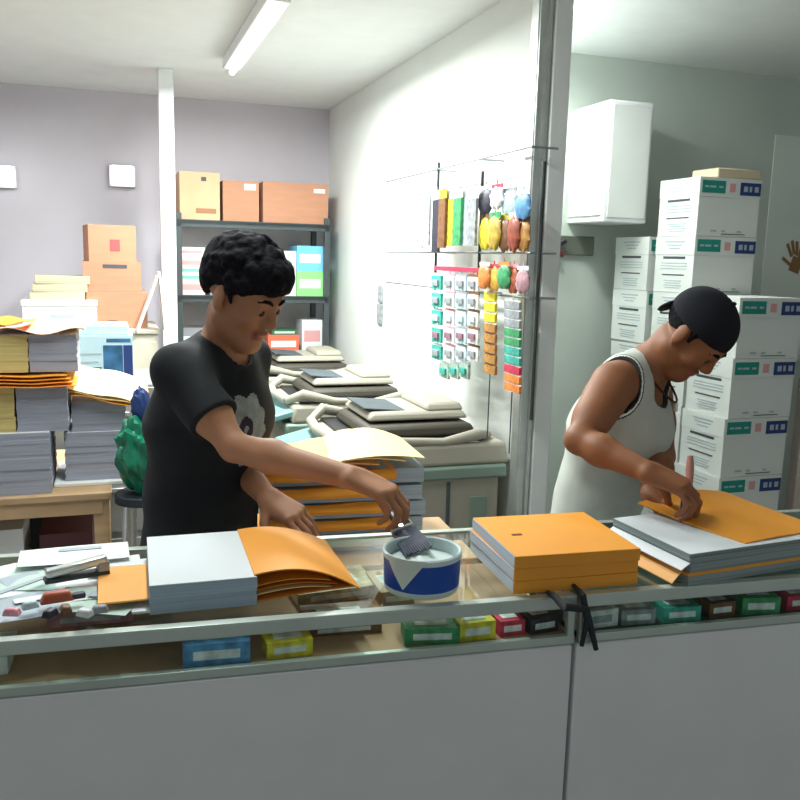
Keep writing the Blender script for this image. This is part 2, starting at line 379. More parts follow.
# blue printed box on a grey steel cabinet
FV = 2.45
u0, zf = av(76, 384, FV); u1, _ = av(134, 384, FV); _, z1 = av(115, 336, FV)
r = empty('filing_cabinet', rc(u0 + 0.15, FV + 0.22, 0), 'grey steel filing cabinet behind the paper piles, carrying the blue printed box', 'cabinet', None, TH)
MB().box((0, 0, zf / 2), (0.62, 0.5, zf)).build('body', M('grey_steel', srgb(150, 152, 150), 0.45, 0.2), r, 0.005)
for k in range(3):
    d_ = MB().box((0, -0.256, zf * (k + 0.5) / 3), (0.56, 0.012, zf / 3 - 0.03)).build('drawer', M('grey_steel', (0, 0, 0)), r, 0.003)
    MB().box((0, -0.27, zf * (k + 0.5) / 3 + 0.04), (0.12, 0.015, 0.018)).build('handle', alu, d_, 0.003)
bluepic = M('blue_photo_print', srgb(54, 104, 146), 0.4, var=0.5, scale=14)
skyp = M('pale_blue_print', srgb(190, 222, 235), 0.5, var=0.06)
W_ = u1 - u0; H_ = z1 - zf
carton(rc((u0 + u1) / 2, FV + 0.14, zf), (W_, 0.26, H_), TH, 'pale blue carton with a blue photo print, beside the man in the black shirt', [skyp, bluepic, navy, inkpale],
       marks=[('f', 0.30, 0.42, W_ * 0.34, H_ * 0.76, 1), ('f', 0.82, 0.44, W_ * 0.16, H_ * 0.72, 2), ('f', 0.50, 0.90, W_ * 0.42, H_ * 0.08, 1), ('f', -0.45, 0.62, W_ * 0.36, H_ * 0.04, 3), ('f', -0.5, 0.45, W_ * 0.3, H_ * 0.05, 3), ('f', -0.3, 0.3, W_ * 0.2, H_ * 0.08, 2), ('l', 0, 0.6, 0.2, 0.006, 3), ('l', 0, 0.45, 0.16, 0.01, 3), ('l', 0.2, 0.3, 0.12, 0.01, 2)])
o = MB().box((0, 0, 0.02), (0.24, 0.2, 0.04)); o.box((0.03, -0.05, 0.045), (0.1, 0.05, 0.012), 1); o.box((0.06, 0.0, 0.046), (0.04, 0.03, 0.014), 2)
o = o.build('parts_tray', [skyp, inkpale, black_pl], None, 0.003); place(o, rc((u0 + u1) / 2 - 0.02, FV + 0.13, zf + H_ + 0.002), TH); tag(o, 'pale tray with small dark parts lying on top of the blue printed carton', 'tray')

# ------------------------------------------------------------------ work table with paper piles (left)
TZ = 0.75
tr_ = -0.466; TV = 1.59
r = empty('work_table', rc(tr_ - 0.6, TV + 0.35, 0), 'pale timber work table carrying the tall paper piles', 'table', None, TH)
MB().box((0, 0, TZ - 0.0125), (1.2, 0.7, 0.025)).build('tabletop', wood, r, 0.003)
MB().box((0, -0.33, TZ - 0.05), (1.14, 0.025, 0.05)).build('apron', wood, r, 0.002)
for sx in (-0.57, 0.17, 0.575):
    for sy in (-1, 1):
        if sx == 0.17 and sy == 1: continue
        MB().box((sx - 0.01, sy * 0.31, (TZ - 0.025) / 2), (0.05, 0.05, TZ - 0.025)).build('leg', wood, r, 0.003)
MB().box((0, 0.0, 0.3), (1.12, 0.6, 0.02)).build('lower_shelf', wood, r, 0.002)
def under(x0, x1, y0, y1, v, depth, name, label, cat, mats, zb_=None):
    u0, z0 = av(x0, y1, v); u1, _ = av(x1, y1, v); _, z1 = av((x0 + x1) / 2, y0, v)
    z0 = z0 if zb_ is None else zb_
    o = MB().box((0, 0, (z1 - z0) / 2), (u1 - u0, depth, z1 - z0)); o.box((0, -depth / 2 - 0.001, (z1 - z0) * 0.6), ((u1 - u0) * 0.7, 0.002, (z1 - z0) * 0.25), 1)
    o = o.build(name, mats, None, 0.006); place(o, rc((u0 + u1) / 2, v + depth / 2, z0), TH); tag(o, label, cat); return o
maroon = M('maroon_plastic', srgb(90, 40, 45), 0.5); dkbl = M('dark_blue_grey_plastic', srgb(30, 40, 50), 0.5)
under(40, 93, 533, 553, TV + 0.1, 0.3, 'storage_crate', 'dark maroon crate under the work table between its legs', 'crate', [maroon, dkbl], 0.31)
under(-12, 24, 530, 551, TV + 0.08, 0.25, 'storage_bin', 'off-white bin under the work table at the left edge of the view', 'bin', [white_card, inkpale], 0.31)
# thin dark sheet added behind to fill the dark gap under the table
o = MB().box((0, 0, 0.2), (0.9, 0.03, 0.40)).build('gap_filler', [M('dark_filler', srgb(34, 42, 46), 0.8)], None); place(o, rc(tr_ - 0.6, TV + 0.66, 0.312), TH); tag(o, 'dark sheet filling the gap at the back under the work table', 'board')

def paper_stack(loc, d, rz, label, edge, top, group, n=1, jitter=0.0018, yellow=False):
    """a pile of loose sheets with uneven edges: one body built of thin quires"""
    r_ = MB(); z = 0; q = max(3, int(d[2] / 0.012)); rng = random.Random(label)
    for i in range(q):
        dx = rng.uniform(-jitter, jitter); dy = rng.uniform(-jitter, jitter); h = d[2] / q
        r_.box((dx, dy, z + h / 2), (d[0], d[1], h), 0, rz=rng.uniform(-0.008, 0.008)); z += h
    r_.box((0, 0, d[2] + 0.0006), (d[0] * 0.995, d[1] * 0.995, 0.001), 1)
    o = r_.build('paper_stack', [edge, top], None); place(o, loc, rz); return tag(o, label, 'paper', group)
gp = 'paper piles on the work table'
ys = sheets('yellow_sheet_edges', srgb(214, 196, 128), 200, 0.15)
def stack_px(x0, x1, y0, y1, v, depth, label, z=None, edge=None, group=gp):
    u0, z0 = av(x0, y1, v); u1, _ = av(x1, y1, v); _, z1 = av((x0 + x1) / 2, y0, v)
    if z is not None: z0 = z
    paper_stack(rc((u0 + u1) / 2, v + depth / 2, z0), (u1 - u0, depth, z1 - z0), TH, label, edge or paper_edge_g, paper_top, group); return z1
v0 = TV + 0.03
z = stack_px(-30, 52, 434, 492, v0, 0.3, 'lowest grey paper pile on the front left of the work table', TZ)
za = stack_px(18, 69, 387, 433, v0 + 0.02, 0.28, 'grey paper pile lying on the lowest pile, under the orange cover', z)
stack_px(-32, 16, 387, 433, v0 + 0.02, 0.28, 'yellow edged paper pile at the left edge, beside the grey pile under the orange cover', z, ys)
def loose_cover(name, x0, x1, y, v, depth, z, label, mat, curl, group, dz=0.0, fn=None):
    u0, _ = av(x0, y, v); u1, _ = av(x1, y, v); W2 = u1 - u0
    f = fn or (lambda a, b: (a * W2 - W2 / 2, b * depth - depth / 2, 0.003 + curl * math.sin(a * 5 + b * 2) ** 2))
    o = MB().sheet(lambda a, b: f(a, b), 16, 12, 0.0022).build(name, mat, None)
    place(o, rc((u0 + u1) / 2, v + depth / 2, z), TH); tag(o, label, 'cover', group)
    return W2
gc = 'loose card covers on the paper piles'
for k in range(4):
    loose_cover('card_cover', -36, 76 - 3 * k, 386, v0 - 0.02 + 0.006 * k, 0.30, za + 0.002 + 0.0105 * k, ['lowest', 'second', 'third', 'topmost'][k] + ' orange card cover in the layer between the two left paper piles', manila, 0.004, gc)
z5 = za + 0.048
stack_px(30, 78, 335, 372, v0 + 0.03, 0.27, 'grey paper pile on top of the orange covers', z5)
zt2 = stack_px(-34, 29, 335, 372, v0 + 0.03, 0.27, 'yellow edged paper pile on the orange covers at the left edge', z5, ys)
loose_cover('card_cover', -30, 84, 330, v0, 0.3, zt2 + 0.002, 'pale cover with orange underside topping the tallest left pile', M('pale_peach_card', srgb(248, 205, 175), 0.7), 0.022, gc)
loose_cover('card_cover', -36, 30, 330, v0 + 0.02, 0.24, zt2 + 0.030, 'short orange cover curling at the very top left of the piles', manila, 0.012, gc)
# second pile on an overhanging board, with cream sheets drooping to the right
v1 = TV + 0.10
u0, _ = av(54, 484, v1); u1, _ = av(129, 484, v1)
o = MB().box((0, 0, 0.006), (u1 - u0, 0.34, 0.012)).build('base_board', [white_card], None, 0.002); place(o, rc((u0 + u1) / 2, v1 + 0.17, TZ), TH); tag(o, 'thin white board jutting over the right edge of the work table', 'board')
z = stack_px(66, 127, 432, 481, v1 + 0.03, 0.28, 'grey paper pile on the white board at the right end of the work table', TZ + 0.013)
z = stack_px(72, 126, 402, 431, v1 + 0.04, 0.27, 'smaller grey paper pile right under the drooping cream sheets', z)
for k in range(3):
    u0, _ = av(70, 400, v1); u1, _ = av(151, 400, v1); W2 = u1 - u0
    fn = lambda a, b, k=k: (a * W2 - W2 / 2, b * 0.3 - 0.15, 0.020 - 0.062 * a ** 1.3 + 0.050 * (b) + 0.004 * math.sin(a * 9 + k) + 0.035 * (a > 2))
    loose_cover('cream_sheet', 70, 151 - 3 * k, 400, v1, 0.3, z + 0.012 + 0.010 * k, ['lowest', 'middle', 'topmost'][k] + ' drooping cream cover sheet beside the man in black', [manila, cream, cream][k], 0, gc, fn=fn)

# green sack hanging beside the man in black
r = empty('green_sack', ay(143, 500, 2.72) - Vector((0, 0, 0.0)), 'crumpled green plastic sack between the work table and the man in black', 'bag', None, TH)
lo = r.location.copy(); r.location = (lo.x, lo.y, 0.0)
sackm = M('green_sack_plastic', srgb(20, 120, 90), 0.35, var=0.4, scale=20, bump=0.3)
def crump(d): return 1 + 0.16 * math.sin(7 * d.x + 5 * d.z) * math.sin(6 * d.y + 4 * d.z) + 0.08 * math.sin(13 * d.z + 9 * d.x) * math.cos(11 * d.y)
zs = ay(137, 452, 2.72).z
MB().ellip((0, 0, zs), (0.075, 0.085, 0.13), 28, 0, crump).build('sack_body', sackm, r)
MB().ellip((0.0, 0.0, zs + 0.155), (0.028, 0.03, 0.06), 12, 0, crump).build('gathered_neck', navy, r)
r2 = empty('stool', (lo.x, lo.y, 0.0), 'dark stool carrying the green sack, beside the work table', 'stool', None, TH)
zz = zs - 0.135
MB().cyl((0, 0, zz - 0.03), (0, 0, zz), 0.09, 0.09, 20).build('seat', dkbl, r2, 0.004)
for k in range(4):
    a = k * math.pi / 2 + 0.5
    MB().cyl((0.1 * math.cos(a), 0.1 * math.sin(a), 0), (0.06 * math.cos(a), 0.06 * math.sin(a), zz - 0.03), 0.012).build('leg', alu, r2)
# ------------------------------------------------------------------ photocopiers along the partition
def copier(loc, label, k=0):
    r = empty('photocopier', loc, label, 'photocopier', 'photocopiers along the white wall', TH)
    gw = M('copier_grey_green', srgb(120, 140, 128), 0.5)  # grey-green plastic of the collar and side panel
    D, Wd = 0.60, 0.58                     # x: towards the wall, y: along the wall
    MB().box((0, 0, 0.06), (D - 0.06, Wd - 0.06, 0.12)).build('plinth', black_pl, r)
    t = MB(); t.box((0, 0, 0.44), (D, Wd, 0.64)); t.box((0.10, -Wd / 2 - 0.002, 0.45), (0.015, 0.006, 0.6), 1); t.box((0.22, -Wd / 2 - 0.002, 0.52), (0.07, 0.006, 0.34), 2)
    t.box((-0.1, -Wd / 2 - 0.002, 0.34), (0.34, 0.006, 0.006), 1); t.box((-0.1, -Wd / 2 - 0.002, 0.56), (0.34, 0.006, 0.006), 1)
    t.build('cabinet_body', [copier_body, inkgrey, gw], r, 0.008)
    for i in range(3):
        d_ = MB().box((-D / 2 - 0.008, 0, 0.2 + 0.15 * i), (0.02, Wd - 0.03, 0.135)).build('paper_drawer', copier_cream, r, 0.004)
        MB().box((-D / 2 - 0.02, 0, 0.235 + 0.15 * i), (0.01, 0.2, 0.02)).build('handle', inkgrey, d_)
    MB().box((0.0, 0, 0.785), (D + 0.05, Wd + 0.04, 0.05)).build('green_collar', gw, r, 0.01)
    t = MB().box((0.02, 0, 0.85), (D + 0.04, Wd + 0.02, 0.08), taper=0.96); t.build('scanner_housing', copier_body, r, 0.015)
    MB().box((-D / 2 - 0.06, -0.02, 0.835), (0.16, Wd - 0.06, 0.03), ry=-0.25).build('control_panel', M('copier_teal_panel', srgb(120, 165, 165), 0.3), r, 0.008)
    # rim around the platen, raised like a shell and open to the sides
    t = MB()
    for s in (-1, 1):
        t.tube([(-0.30, s * 0.20, 0.90), (-0.24, s * 0.26, 0.935), (-0.1, s * 0.275, 0.905), (0.08, s * 0.275, 0.895), (0.22, s * 0.27, 0.92), (0.29, s * 0.2, 0.90)], [0.018, 0.024, 0.016, 0.016, 0.022, 0.016], 10)
    t.tube([(-0.30, -0.2, 0.90), (-0.325, 0, 0.905), (-0.30, 0.2, 0.90)], 0.02, 10)
    t.build('platen_rim', copier_body, r)
    MB().box((0.0, 0, 0.895), (0.5, 0.5, 0.012)).build('platen_recess', black_pl, r)
    t = MB(); t.box((0.02, 0.0, 0.925), (0.44, 0.44, 0.045), 0, taper=0.93)
    t.build('document_cover', M('copier_dark_cover', srgb(62, 58, 48), 0.6), r, 0.015)
    t = MB(); t.box((0.03, 0.02, 0.972), (0.40, 0.36, 0.03), 0, taper=0.9); t.box((0.14, 0.02, 1.0), (0.16, 0.32, 0.03), 0, taper=0.85)
    t.build('document_feeder', copier_body, r, 0.012)
    MB().box((-0.07, 0.02, 0.99), (0.2, 0.26, 0.004), ry=0.08).build('feeder_tray', inkgrey, r)
    return r
def cop_at(v): return rc(WU - 0.36, v, 0)
c1 = copier(cop_at(1.74), 'nearest beige photocopier, standing below the hanging goods')
c2 = dup(c1, cop_at(2.62), TH, 'second beige photocopier, between the nearest one and the shelving'); 
c3 = dup(c1, cop_at(3.52), TH, 'farthest beige photocopier, right in front of the shelving')

# ------------------------------------------------------------------ cartons of copy paper (right)
CW, CD, CHh = 0.31, 0.268, 0.2385
def paper_carton(loc, label, group):
    r = empty('paper_carton', loc, label, 'box', group, TH)
    b = MB(); b.box((0, 0, 0.080), (CW - 0.004, CD - 0.004, 0.160))
    for (x, w_) in ((-0.07, 0.03), (-0.02, 0.02), (0.06, 0.02)): b.box((x, -CD / 2 + 0.0012, 0.022), (w_, 0.0016, 0.007), 1)
    b.box((0.03, -CD / 2 + 0.0012, 0.010), (0.12, 0.0016, 0.003), 2)
    for i in range(3): b.box((-CW / 2 + 0.0012, 0, 0.125 - i * 0.012), (0.0016, 0.18, 0.003), 3)
    b.box((-CW / 2 + 0.0012, 0.0, 0.075), (0.0016, 0.15, 0.005), 2)
    for i in range(4): b.box((-CW / 2 + 0.0012, 0.0, 0.05 - i * 0.010), (0.0016, 0.12 - 0.02 * (i % 2), 0.003), 3)
    b.box((-CW / 2 + 0.0012, 0.0, 0.148), (0.0016, 0.15, 0.010), 4)
    o = b.build('body', [grey_card_l, inkpale, inkgrey, inkpale, inkgrey], r, 0.0)
    t = MB(); t.box((0, 0, 0.199), (CW, CD, 0.077))
    t.box((-0.085, -CD / 2 - 0.0006, 0.200), (0.115, 0.0012, 0.050), 1)
    t.box((0.100, -CD / 2 - 0.0006, 0.197), (0.105, 0.0012, 0.052), 2)
    t.box((0.008, -CD / 2 - 0.0006, 0.199), (0.03, 0.0012, 0.034), 3)
    for (x, w_) in ((-0.12, 0.02), (-0.09, 0.03), (-0.05, 0.02)): t.box((x, -CD / 2 - 0.0012, 0.2), (w_, 0.0012, 0.008), 4)
    for (x, w_) in ((0.075, 0.02), (0.10, 0.012), (0.13, 0.02)): t.box((x, -CD / 2 - 0.0012, 0.197), (w_, 0.0012, 0.022), 4)
    for i in range(3): t.box((-CW / 2 - 0.0006, 0.0, 0.215 - i * 0.014), (0.0012, 0.13 - 0.03 * i, 0.005), 4)
    t.build('lid', [grey_card_l, teal, navy, pinkink, inkpale], r, 0.0)
    return r
grey_card_l = M('carton_white_board', srgb(222, 226, 222), 0.7, var=0.03, scale=5)
proto = None
def column(n, u, v, base, txt, group, lean=0.0, rzj=0.0, k0=0):
    global proto
    words = ['floor-level', 'second', 'third', 'fourth', 'fifth', 'sixth', 'seventh', 'eighth']
    for i in range(k0, n):
        nm = 'topmost' if i == n - 1 else words[i] + ('' if i == 0 else ' from the floor')
        lab = 'white copy paper carton, ' + nm + ' in ' + txt
        loc = rc(u + lean * i + random.uniform(-.002, .002), v + random.uniform(-.003, .003), base + i * (CHh + 0.0005))
        if proto is None: proto = paper_carton(loc, lab, group)
        else: dup(proto, loc, TH + random.uniform(-rzj, rzj), lab, group)
column(6, 1.83 + CW / 2 - 0.018, 1.373 + CD / 2, 0, 'the nearest column', 'cartons in the nearest column', lean=0.008, rzj=0.01)
column(8, 1.845 + CW / 2, 1.66 + CD / 2, 0, 'the tallest column', 'cartons in the tallest column', rzj=0.01)
column(7, 1.85 + CW / 2, 1.95 + CD / 2, 0, 'the rear column beside the meter box', 'cartons in the rear column', rzj=0.02, lean=-0.004)
o = MB().box((0, 0, 0.02), (0.22, 0.17, 0.04)).build('paper_parcel', [M('beige_wrap', srgb(205, 190, 160), 0.7)], None, 0.006); place(o, rc(2.05, 1.76, 8 * 0.2391), TH); tag(o, 'beige wrapped parcel on top of the tallest carton column', 'parcel')

# wall-mounted meter box on the rear right wall
bv = 2.0
ua, za_ = av(603, 222, bv); ub, _ = av(646, 226, bv)
r = empty('meter_box', rc((ua + ub) / 2, RV, za_), 'pale steel box mounted high on the wall left of the carton columns', 'box', None, TH)
bw = ub - ua
MB().box((0, -(RV - bv) / 2, 0.26), (bw, RV - bv, 0.52)).build('housing', green_wall if False else white_metal, r, 0.008)
MB().box((-bw / 2 - 0.004, -(RV - bv) / 2, 0.26), (0.008, RV - bv - 0.04, 0.46)).build('side_door', white_card, r, 0.003)
MB().box((0.0, -(RV - bv) + -0.003, 0.26), (bw - 0.03, 0.006, 0.48)).build('front_cover', grey_card_l, r, 0.002)
r = empty('shade_bar_cables', rc(ua - 0.12, RV - 0.0, za_ - 0.13), 'dark bar as shade under the pale steel wall box, with cables and a red plug', 'bracket', None, TH)
MB().box((0.06, -0.015, 0.03), (0.40, 0.03, 0.09)).build('rail', M('box_shade_green', srgb(90, 96, 84), 0.6), r, 0.004)  # dark bar put in for the shadow under the wall box
MB().tube([(-0.13, -0.03, 0.09), (-0.05, -0.06, 0.06), (0.03, -0.07, 0.02), (0.09, -0.05, 0.05)], 0.012).build('cable', black_pl, r)
MB().box((0.04, -0.06, 0.0), (0.08, 0.03, 0.03), ry=0.3).build('plug', maroon, r, 0.004)
# poster with a printed hand, right
u0, z0 = av(764, 305, 2.28); u1, z1 = av(850, 140, 2.28)
r = empty('poster', rc((u0 + u1) / 2, RV - 0.0, z0), 'pale wall poster with a brown printed hand, right of the tallest carton column', 'poster', None, TH)
MB().box((0, -0.006, (z1 - z0) / 2 - 0.15), (u1 - u0, 0.008, z1 - z0 + 0.3)).build('sheet', M('poster_pale_green', srgb(222, 230, 222), 0.5, var=0.05, scale=3), r, 0.001)
t = MB(); hx = av(797, 262, 2.28)[0] - (u0 + u1) / 2; hz = av(797, 262, 2.28)[1] - z0
t.box((hx + 0.02, -0.0115, hz - 0.015), (0.07, 0.001, 0.08), ry=0.3)
for i, (dx, dz, a) in enumerate(((-0.03, 0.06, -0.5), (-0.008, 0.075, -0.3), (0.018, 0.07, -0.1), (0.042, 0.05, 0.15), (-0.04, 0.0, -1.0))):
    t.box((hx + dx, -0.0115, hz + dz), (0.018, 0.001, 0.075), ry=a)
t.build('printed_hand', M('brown_hand_print', srgb(150, 110, 70), 0.7), r)
# pale panel standing right of the nearest carton column
o = MB().box((0, 0, 0.55), (0.32, 0.05, 1.1)).build('cork_panel', [M('pinkish_panel', srgb(205, 190, 180), 0.7)], None, 0.004)
u_, _ = av(795, 480, 1.40); place(o, rc(u_ + 0.165, 1.42, 0), TH); tag(o, 'pinkish panel standing on the floor right of the nearest carton column', 'panel')

# ------------------------------------------------------------------ hanging goods on the partition wall
r = empty('wire_rack', rc(WU, 1.45, 0), 'thin wire display rack with long hooks on the white partition wall', 'rack', None, TH)
wire = M('zinc_wire', (0.35, 0.38, 0.38), 0.4, 0.8)
OFF = 0.10
ztop = au(430, 182, WU - OFF)[1]
for (px_, ya, yb) in ((433, 176, 345), (478, 186, 290), (531, 180, 420)):
    v_, zb_ = au(px_, yb, WU - OFF); _, zt_ = au(px_, ya, WU - OFF)
    MB().cyl((-OFF, v_ - 1.45, zb_), (-OFF, v_ - 1.45, zt_ + 0.05), 0.006).build('upright', dark_steel, r)
for (xa, ya, xb, yb) in ((386, 182, 531, 186), (386, 252, 531, 258), (386, 282, 531, 286)):
    va, zA = au(xa, ya, WU - OFF); vb, zB = au(xb, yb, WU - OFF); zz = (zA + zB) / 2
    MB().cyl((-OFF, va - 1.45, zA), (-OFF, vb - 1.45, zA), 0.004).build('rail', wire, r)
    for px_ in (434, 478, 529):
        v_ = au(px_, ya, WU - OFF)[0]
        MB().cyl((0, v_ - 1.45, zA), (-OFF, v_ - 1.45, zA), 0.004).build('bracket', wire, r)
HU = WU - OFF - 0.025
def hang(name, x0, x1, y0, y1, label, cat, cols, group, kind='bag', du=0.0, yaw=0.0):
    """a packet hanging by its header card at the place the photo shows it"""
    va, z1 = au((x0 + x1) / 2, y0, HU - du); _, z0 = au((x0 + x1) / 2, y1, HU - du)
    vl, _ = au(x0, y0, HU - du); vr, _ = au(x1, y0, HU - du); wd_ = abs(vl - vr); h = z1 - z0
    # seen foreshortened on the wall: the packet turns on its hook, so its width is the projected one
    t = MB(); t.box((0, 0, h * 0.92), (0.003, wd_, h * 0.16), 1)
    t.ellip((0, 0, h * 0.42), (0.012, wd_ * 0.56, h * 0.46), 12, 0, lambda d, s_=sum(map(ord, label)): 1 + .13 * math.sin(9 * d.y + s_) * math.sin(8 * d.z + s_ * .7) + .14 * (abs(d.y * d.z))) if kind == 'bag' else t.box((0, 0, h * 0.42), (0.010, wd_ * 0.94, h * 0.84), 0)
    if kind == 'blister':
        t.box((-0.008, 0, h * 0.42), (0.010, wd_ * 0.55, h * 0.36), 2)
    t.cyl((0, 0, h), (0, 0, h + 0.012), 0.002, n=6, m=1)
    o = t.build(name, [cols[0], cols[1], cols[-1]], None); place(o, rc(HU - du, va, z0), TH + yaw); tag(o, label, cat, group); return o
c_ = lambda n, r_, g_, b_: M('pack_' + n, srgb(r_, g_, b_), 0.5, var=0.42, scale=45)
cW, cP, cY, cG, cB, cK, cO, cR, cT, cBr, cGy, cLb = c_('white', 235, 240, 240), c_('pink', 225, 150, 165), c_('yellow', 226, 205, 50), c_('green', 60, 150, 95), c_('blue', 90, 150, 200), c_('black', 45, 45, 60), c_('orange', 222, 130, 60), c_('red', 200, 50, 80), c_('teal', 60, 165, 150), c_('brown', 120, 80, 50), c_('grey', 150, 155, 160), c_('lightblue', 190, 215, 230)
cMv = c_('dusty_mauve', 150, 110, 125)
gf = 'colourful folders on the top rail'
for i, (x0, x1, y0, y1, n_, a, b) in enumerate(((413, 424, 205, 248, 'slim pale pink bag at the left end of the top rail', cP, cW), (423, 431, 190, 246, 'white and grey bag next to the pale pink one on the top rail', cW, cGy), (434, 441, 190, 252, 'dark navy folder behind the wire upright on the top rail', cK, cGy), (440, 447, 189, 248, 'dark brown folder between the navy and the yellow one', cBr, cY), (446, 455, 190, 246, 'bright yellow folder on the top rail', cY, cW), (455, 463, 189, 245, 'green folder right of the yellow one', cG, cW), (462, 469, 188, 246, 'light blue folder right of the green one', cLb, cW), (468, 478, 190, 246, 'grey folder at the right end of the coloured folders', cGy, cW))):
    hang('hanging_folder', x0, x1, y0, y1, n_, 'folder', [a, b], gf, 'flat', du=0.02 + 0.012 * (i % 2))
gt = 'toy packets on the top rail by the aluminium frame'
for i, (x0, x1, y0, y1, n_, a, b) in enumerate(((480, 492, 186, 214, 'small dark packet left of the pale blue packets', cK, cW), (492, 503, 184, 208, 'white packet with a red header high by the aluminium frame', cW, cR), (503, 517, 188, 214, 'pale blue packet high on the rack, left one of two', cLb, cGy), (517, 530, 190, 218, 'blue packet high on the rack, nearest the aluminium frame', cB, cW),
     (481, 491, 214, 248, 'olive yellow packet in the row of brown packets', cY, cBr), (490, 501, 212, 248, 'gold packet in the row of brown packets', c_('gold', 190, 160, 60), cG), (500, 511, 214, 250, 'brown packet left of the red brown packet', cBr, cY), (510, 520, 212, 250, 'red brown packet in the row of brown packets', c_('redbrown', 150, 70, 50), cW), (519, 530, 216, 250, 'ochre packet nearest the aluminium frame', c_('ochre', 175, 125, 60), cBr),
     (480, 490, 262, 288, 'orange packet at the left of the lower short row', cO, cW), (489, 500, 264, 290, 'yellow and orange packet in the lower short row', c_('amber', 225, 170, 70), cR), (499, 510, 262, 288, 'green packet in the lower short row', cG, cO), (509, 519, 264, 292, 'rust packet in the lower short row', c_('rust', 170, 90, 60), cP), (518, 529, 266, 292, 'mauve packet at the right of the lower short row', c_('mauve', 180, 140, 150), cW))):
    hang('toy_packet', x0, x1, y0, y1, n_, 'packet', [a, b], gt, 'bag', du=0.01 + 0.015 * (i % 2))
# header bar red
va, zA = au(432, 268, HU); vb, _ = au(481, 266, HU)
o = MB().box((0, 0, 0), (0.004, abs(va - vb), 0.018)).build('header_strip', [cR], None, 0.001); place(o, rc(HU + 0.01, (va + vb) / 2, zA), TH); tag(o, 'crimson header strip over the columns of blister packs', 'strip')
gbp = 'blister packs hanging in columns'
cols_ = ((432, 443, 5, cT, cW, 'leftmost'), (444, 456, 5, cW, cP, 'second'), (456, 468, 5, cLb, cGy, 'third'), (468, 480, 5, cW, cBr, 'right-hand'))
rows_ = ['top', 'second', 'third', 'fourth', 'bottom']
for (x0, x1, n_, a, b, nm) in cols_:
    for i in range(n_):
        yy = 273 + i * 17.5 + (x0 - 432) * 0.04
        hang('blister_pack', x0 + 0.5, x1 - 0.5, yy, yy + 16.5, 'blister pack in the ' + nm + ' column under the crimson strip, ' + rows_[i] + ' row', 'packet', [a, b, [cGy, cMv, cLb, cGy][(i * 3 + x0) % 4]], gbp, 'blister', du=0.004 + 0.006 * (i % 2))
for i, (x0, x1) in enumerate(((440, 450), (450, 460), (460, 470))):
    hang('blister_pack', x0, x1, 361, 378, 'small grey green pack hanging lowest, ' + ['left', 'middle', 'right'][i] + ' of three under the columns', 'packet', [c_('sage', 150, 170, 155), cGy, cT], gbp, 'blister', du=0.01)
gs1 = 'yellow sachets on the strip left of the aluminium frame'
for i in range(8):
    y = 291 + i * 10.4
    hang('sachet', 485, 496.5, y, y + 10, ['yellow', 'yellow', 'yellow', 'olive', 'ochre', 'ochre', 'ochre', 'ochre'][i] + ' sachet, ' + ['first', 'second', 'third', 'fourth', 'fifth', 'sixth', 'seventh', 'lowest'][i] + ' of the yellow strip', 'sachet', [cY if i < 3 else (M('pack_olive', (0, 0, 0)) if False else c_('ochre', 175, 125, 60)), cBr if i > 3 else cW], gs1, 'flat')
gs2 = 'small packs on the striped strip nearest the aluminium frame'
for i in range(10):
    y = 300 + i * 9.2
    hang('sachet', 505, 521, y, y + 8.7, ['grey', 'grey', 'grey', 'green', 'green', 'teal', 'teal', 'red', 'orange', 'orange'][i] + ' sachet, ' + ['first', 'second', 'third', 'fourth', 'fifth', 'sixth', 'seventh', 'eighth', 'ninth', 'lowest'][i] + ' on the strip nearest the aluminium frame', 'sachet', [[cGy, cGy, cGy, cG, cG, cT, cT, cR, cO, cO][i], cW], gs2, 'flat')
for (x_, y0, y1, n_) in ((490, 374, 440, 'thin string trailing below the yellow sachets'), (512, 392, 455, 'thin string trailing below the strip nearest the aluminium frame')):
    va, zA = au(x_, y0, HU); _, zB = au(x_, y1, HU)
    o = MB().cyl((0, 0, zB - zA), (0, 0, 0), 0.0025, n=6).build('string', [inkgrey], None); place(o, rc(HU, va, zA), TH); tag(o, n_, 'string')
va, zA = au(381, 305, WU)
r = empty('wall_switch', rc(WU, va, zA), 'small grey double switch on the white wall left of the rack', 'switch', None, TH)
MB().box((-0.006, 0, 0.06), (0.012, 0.07, 0.09)).build('plate', cGy, r, 0.003); MB().box((-0.006, 0, -0.05), (0.012, 0.08, 0.11)).build('socket', cGy, r, 0.003)
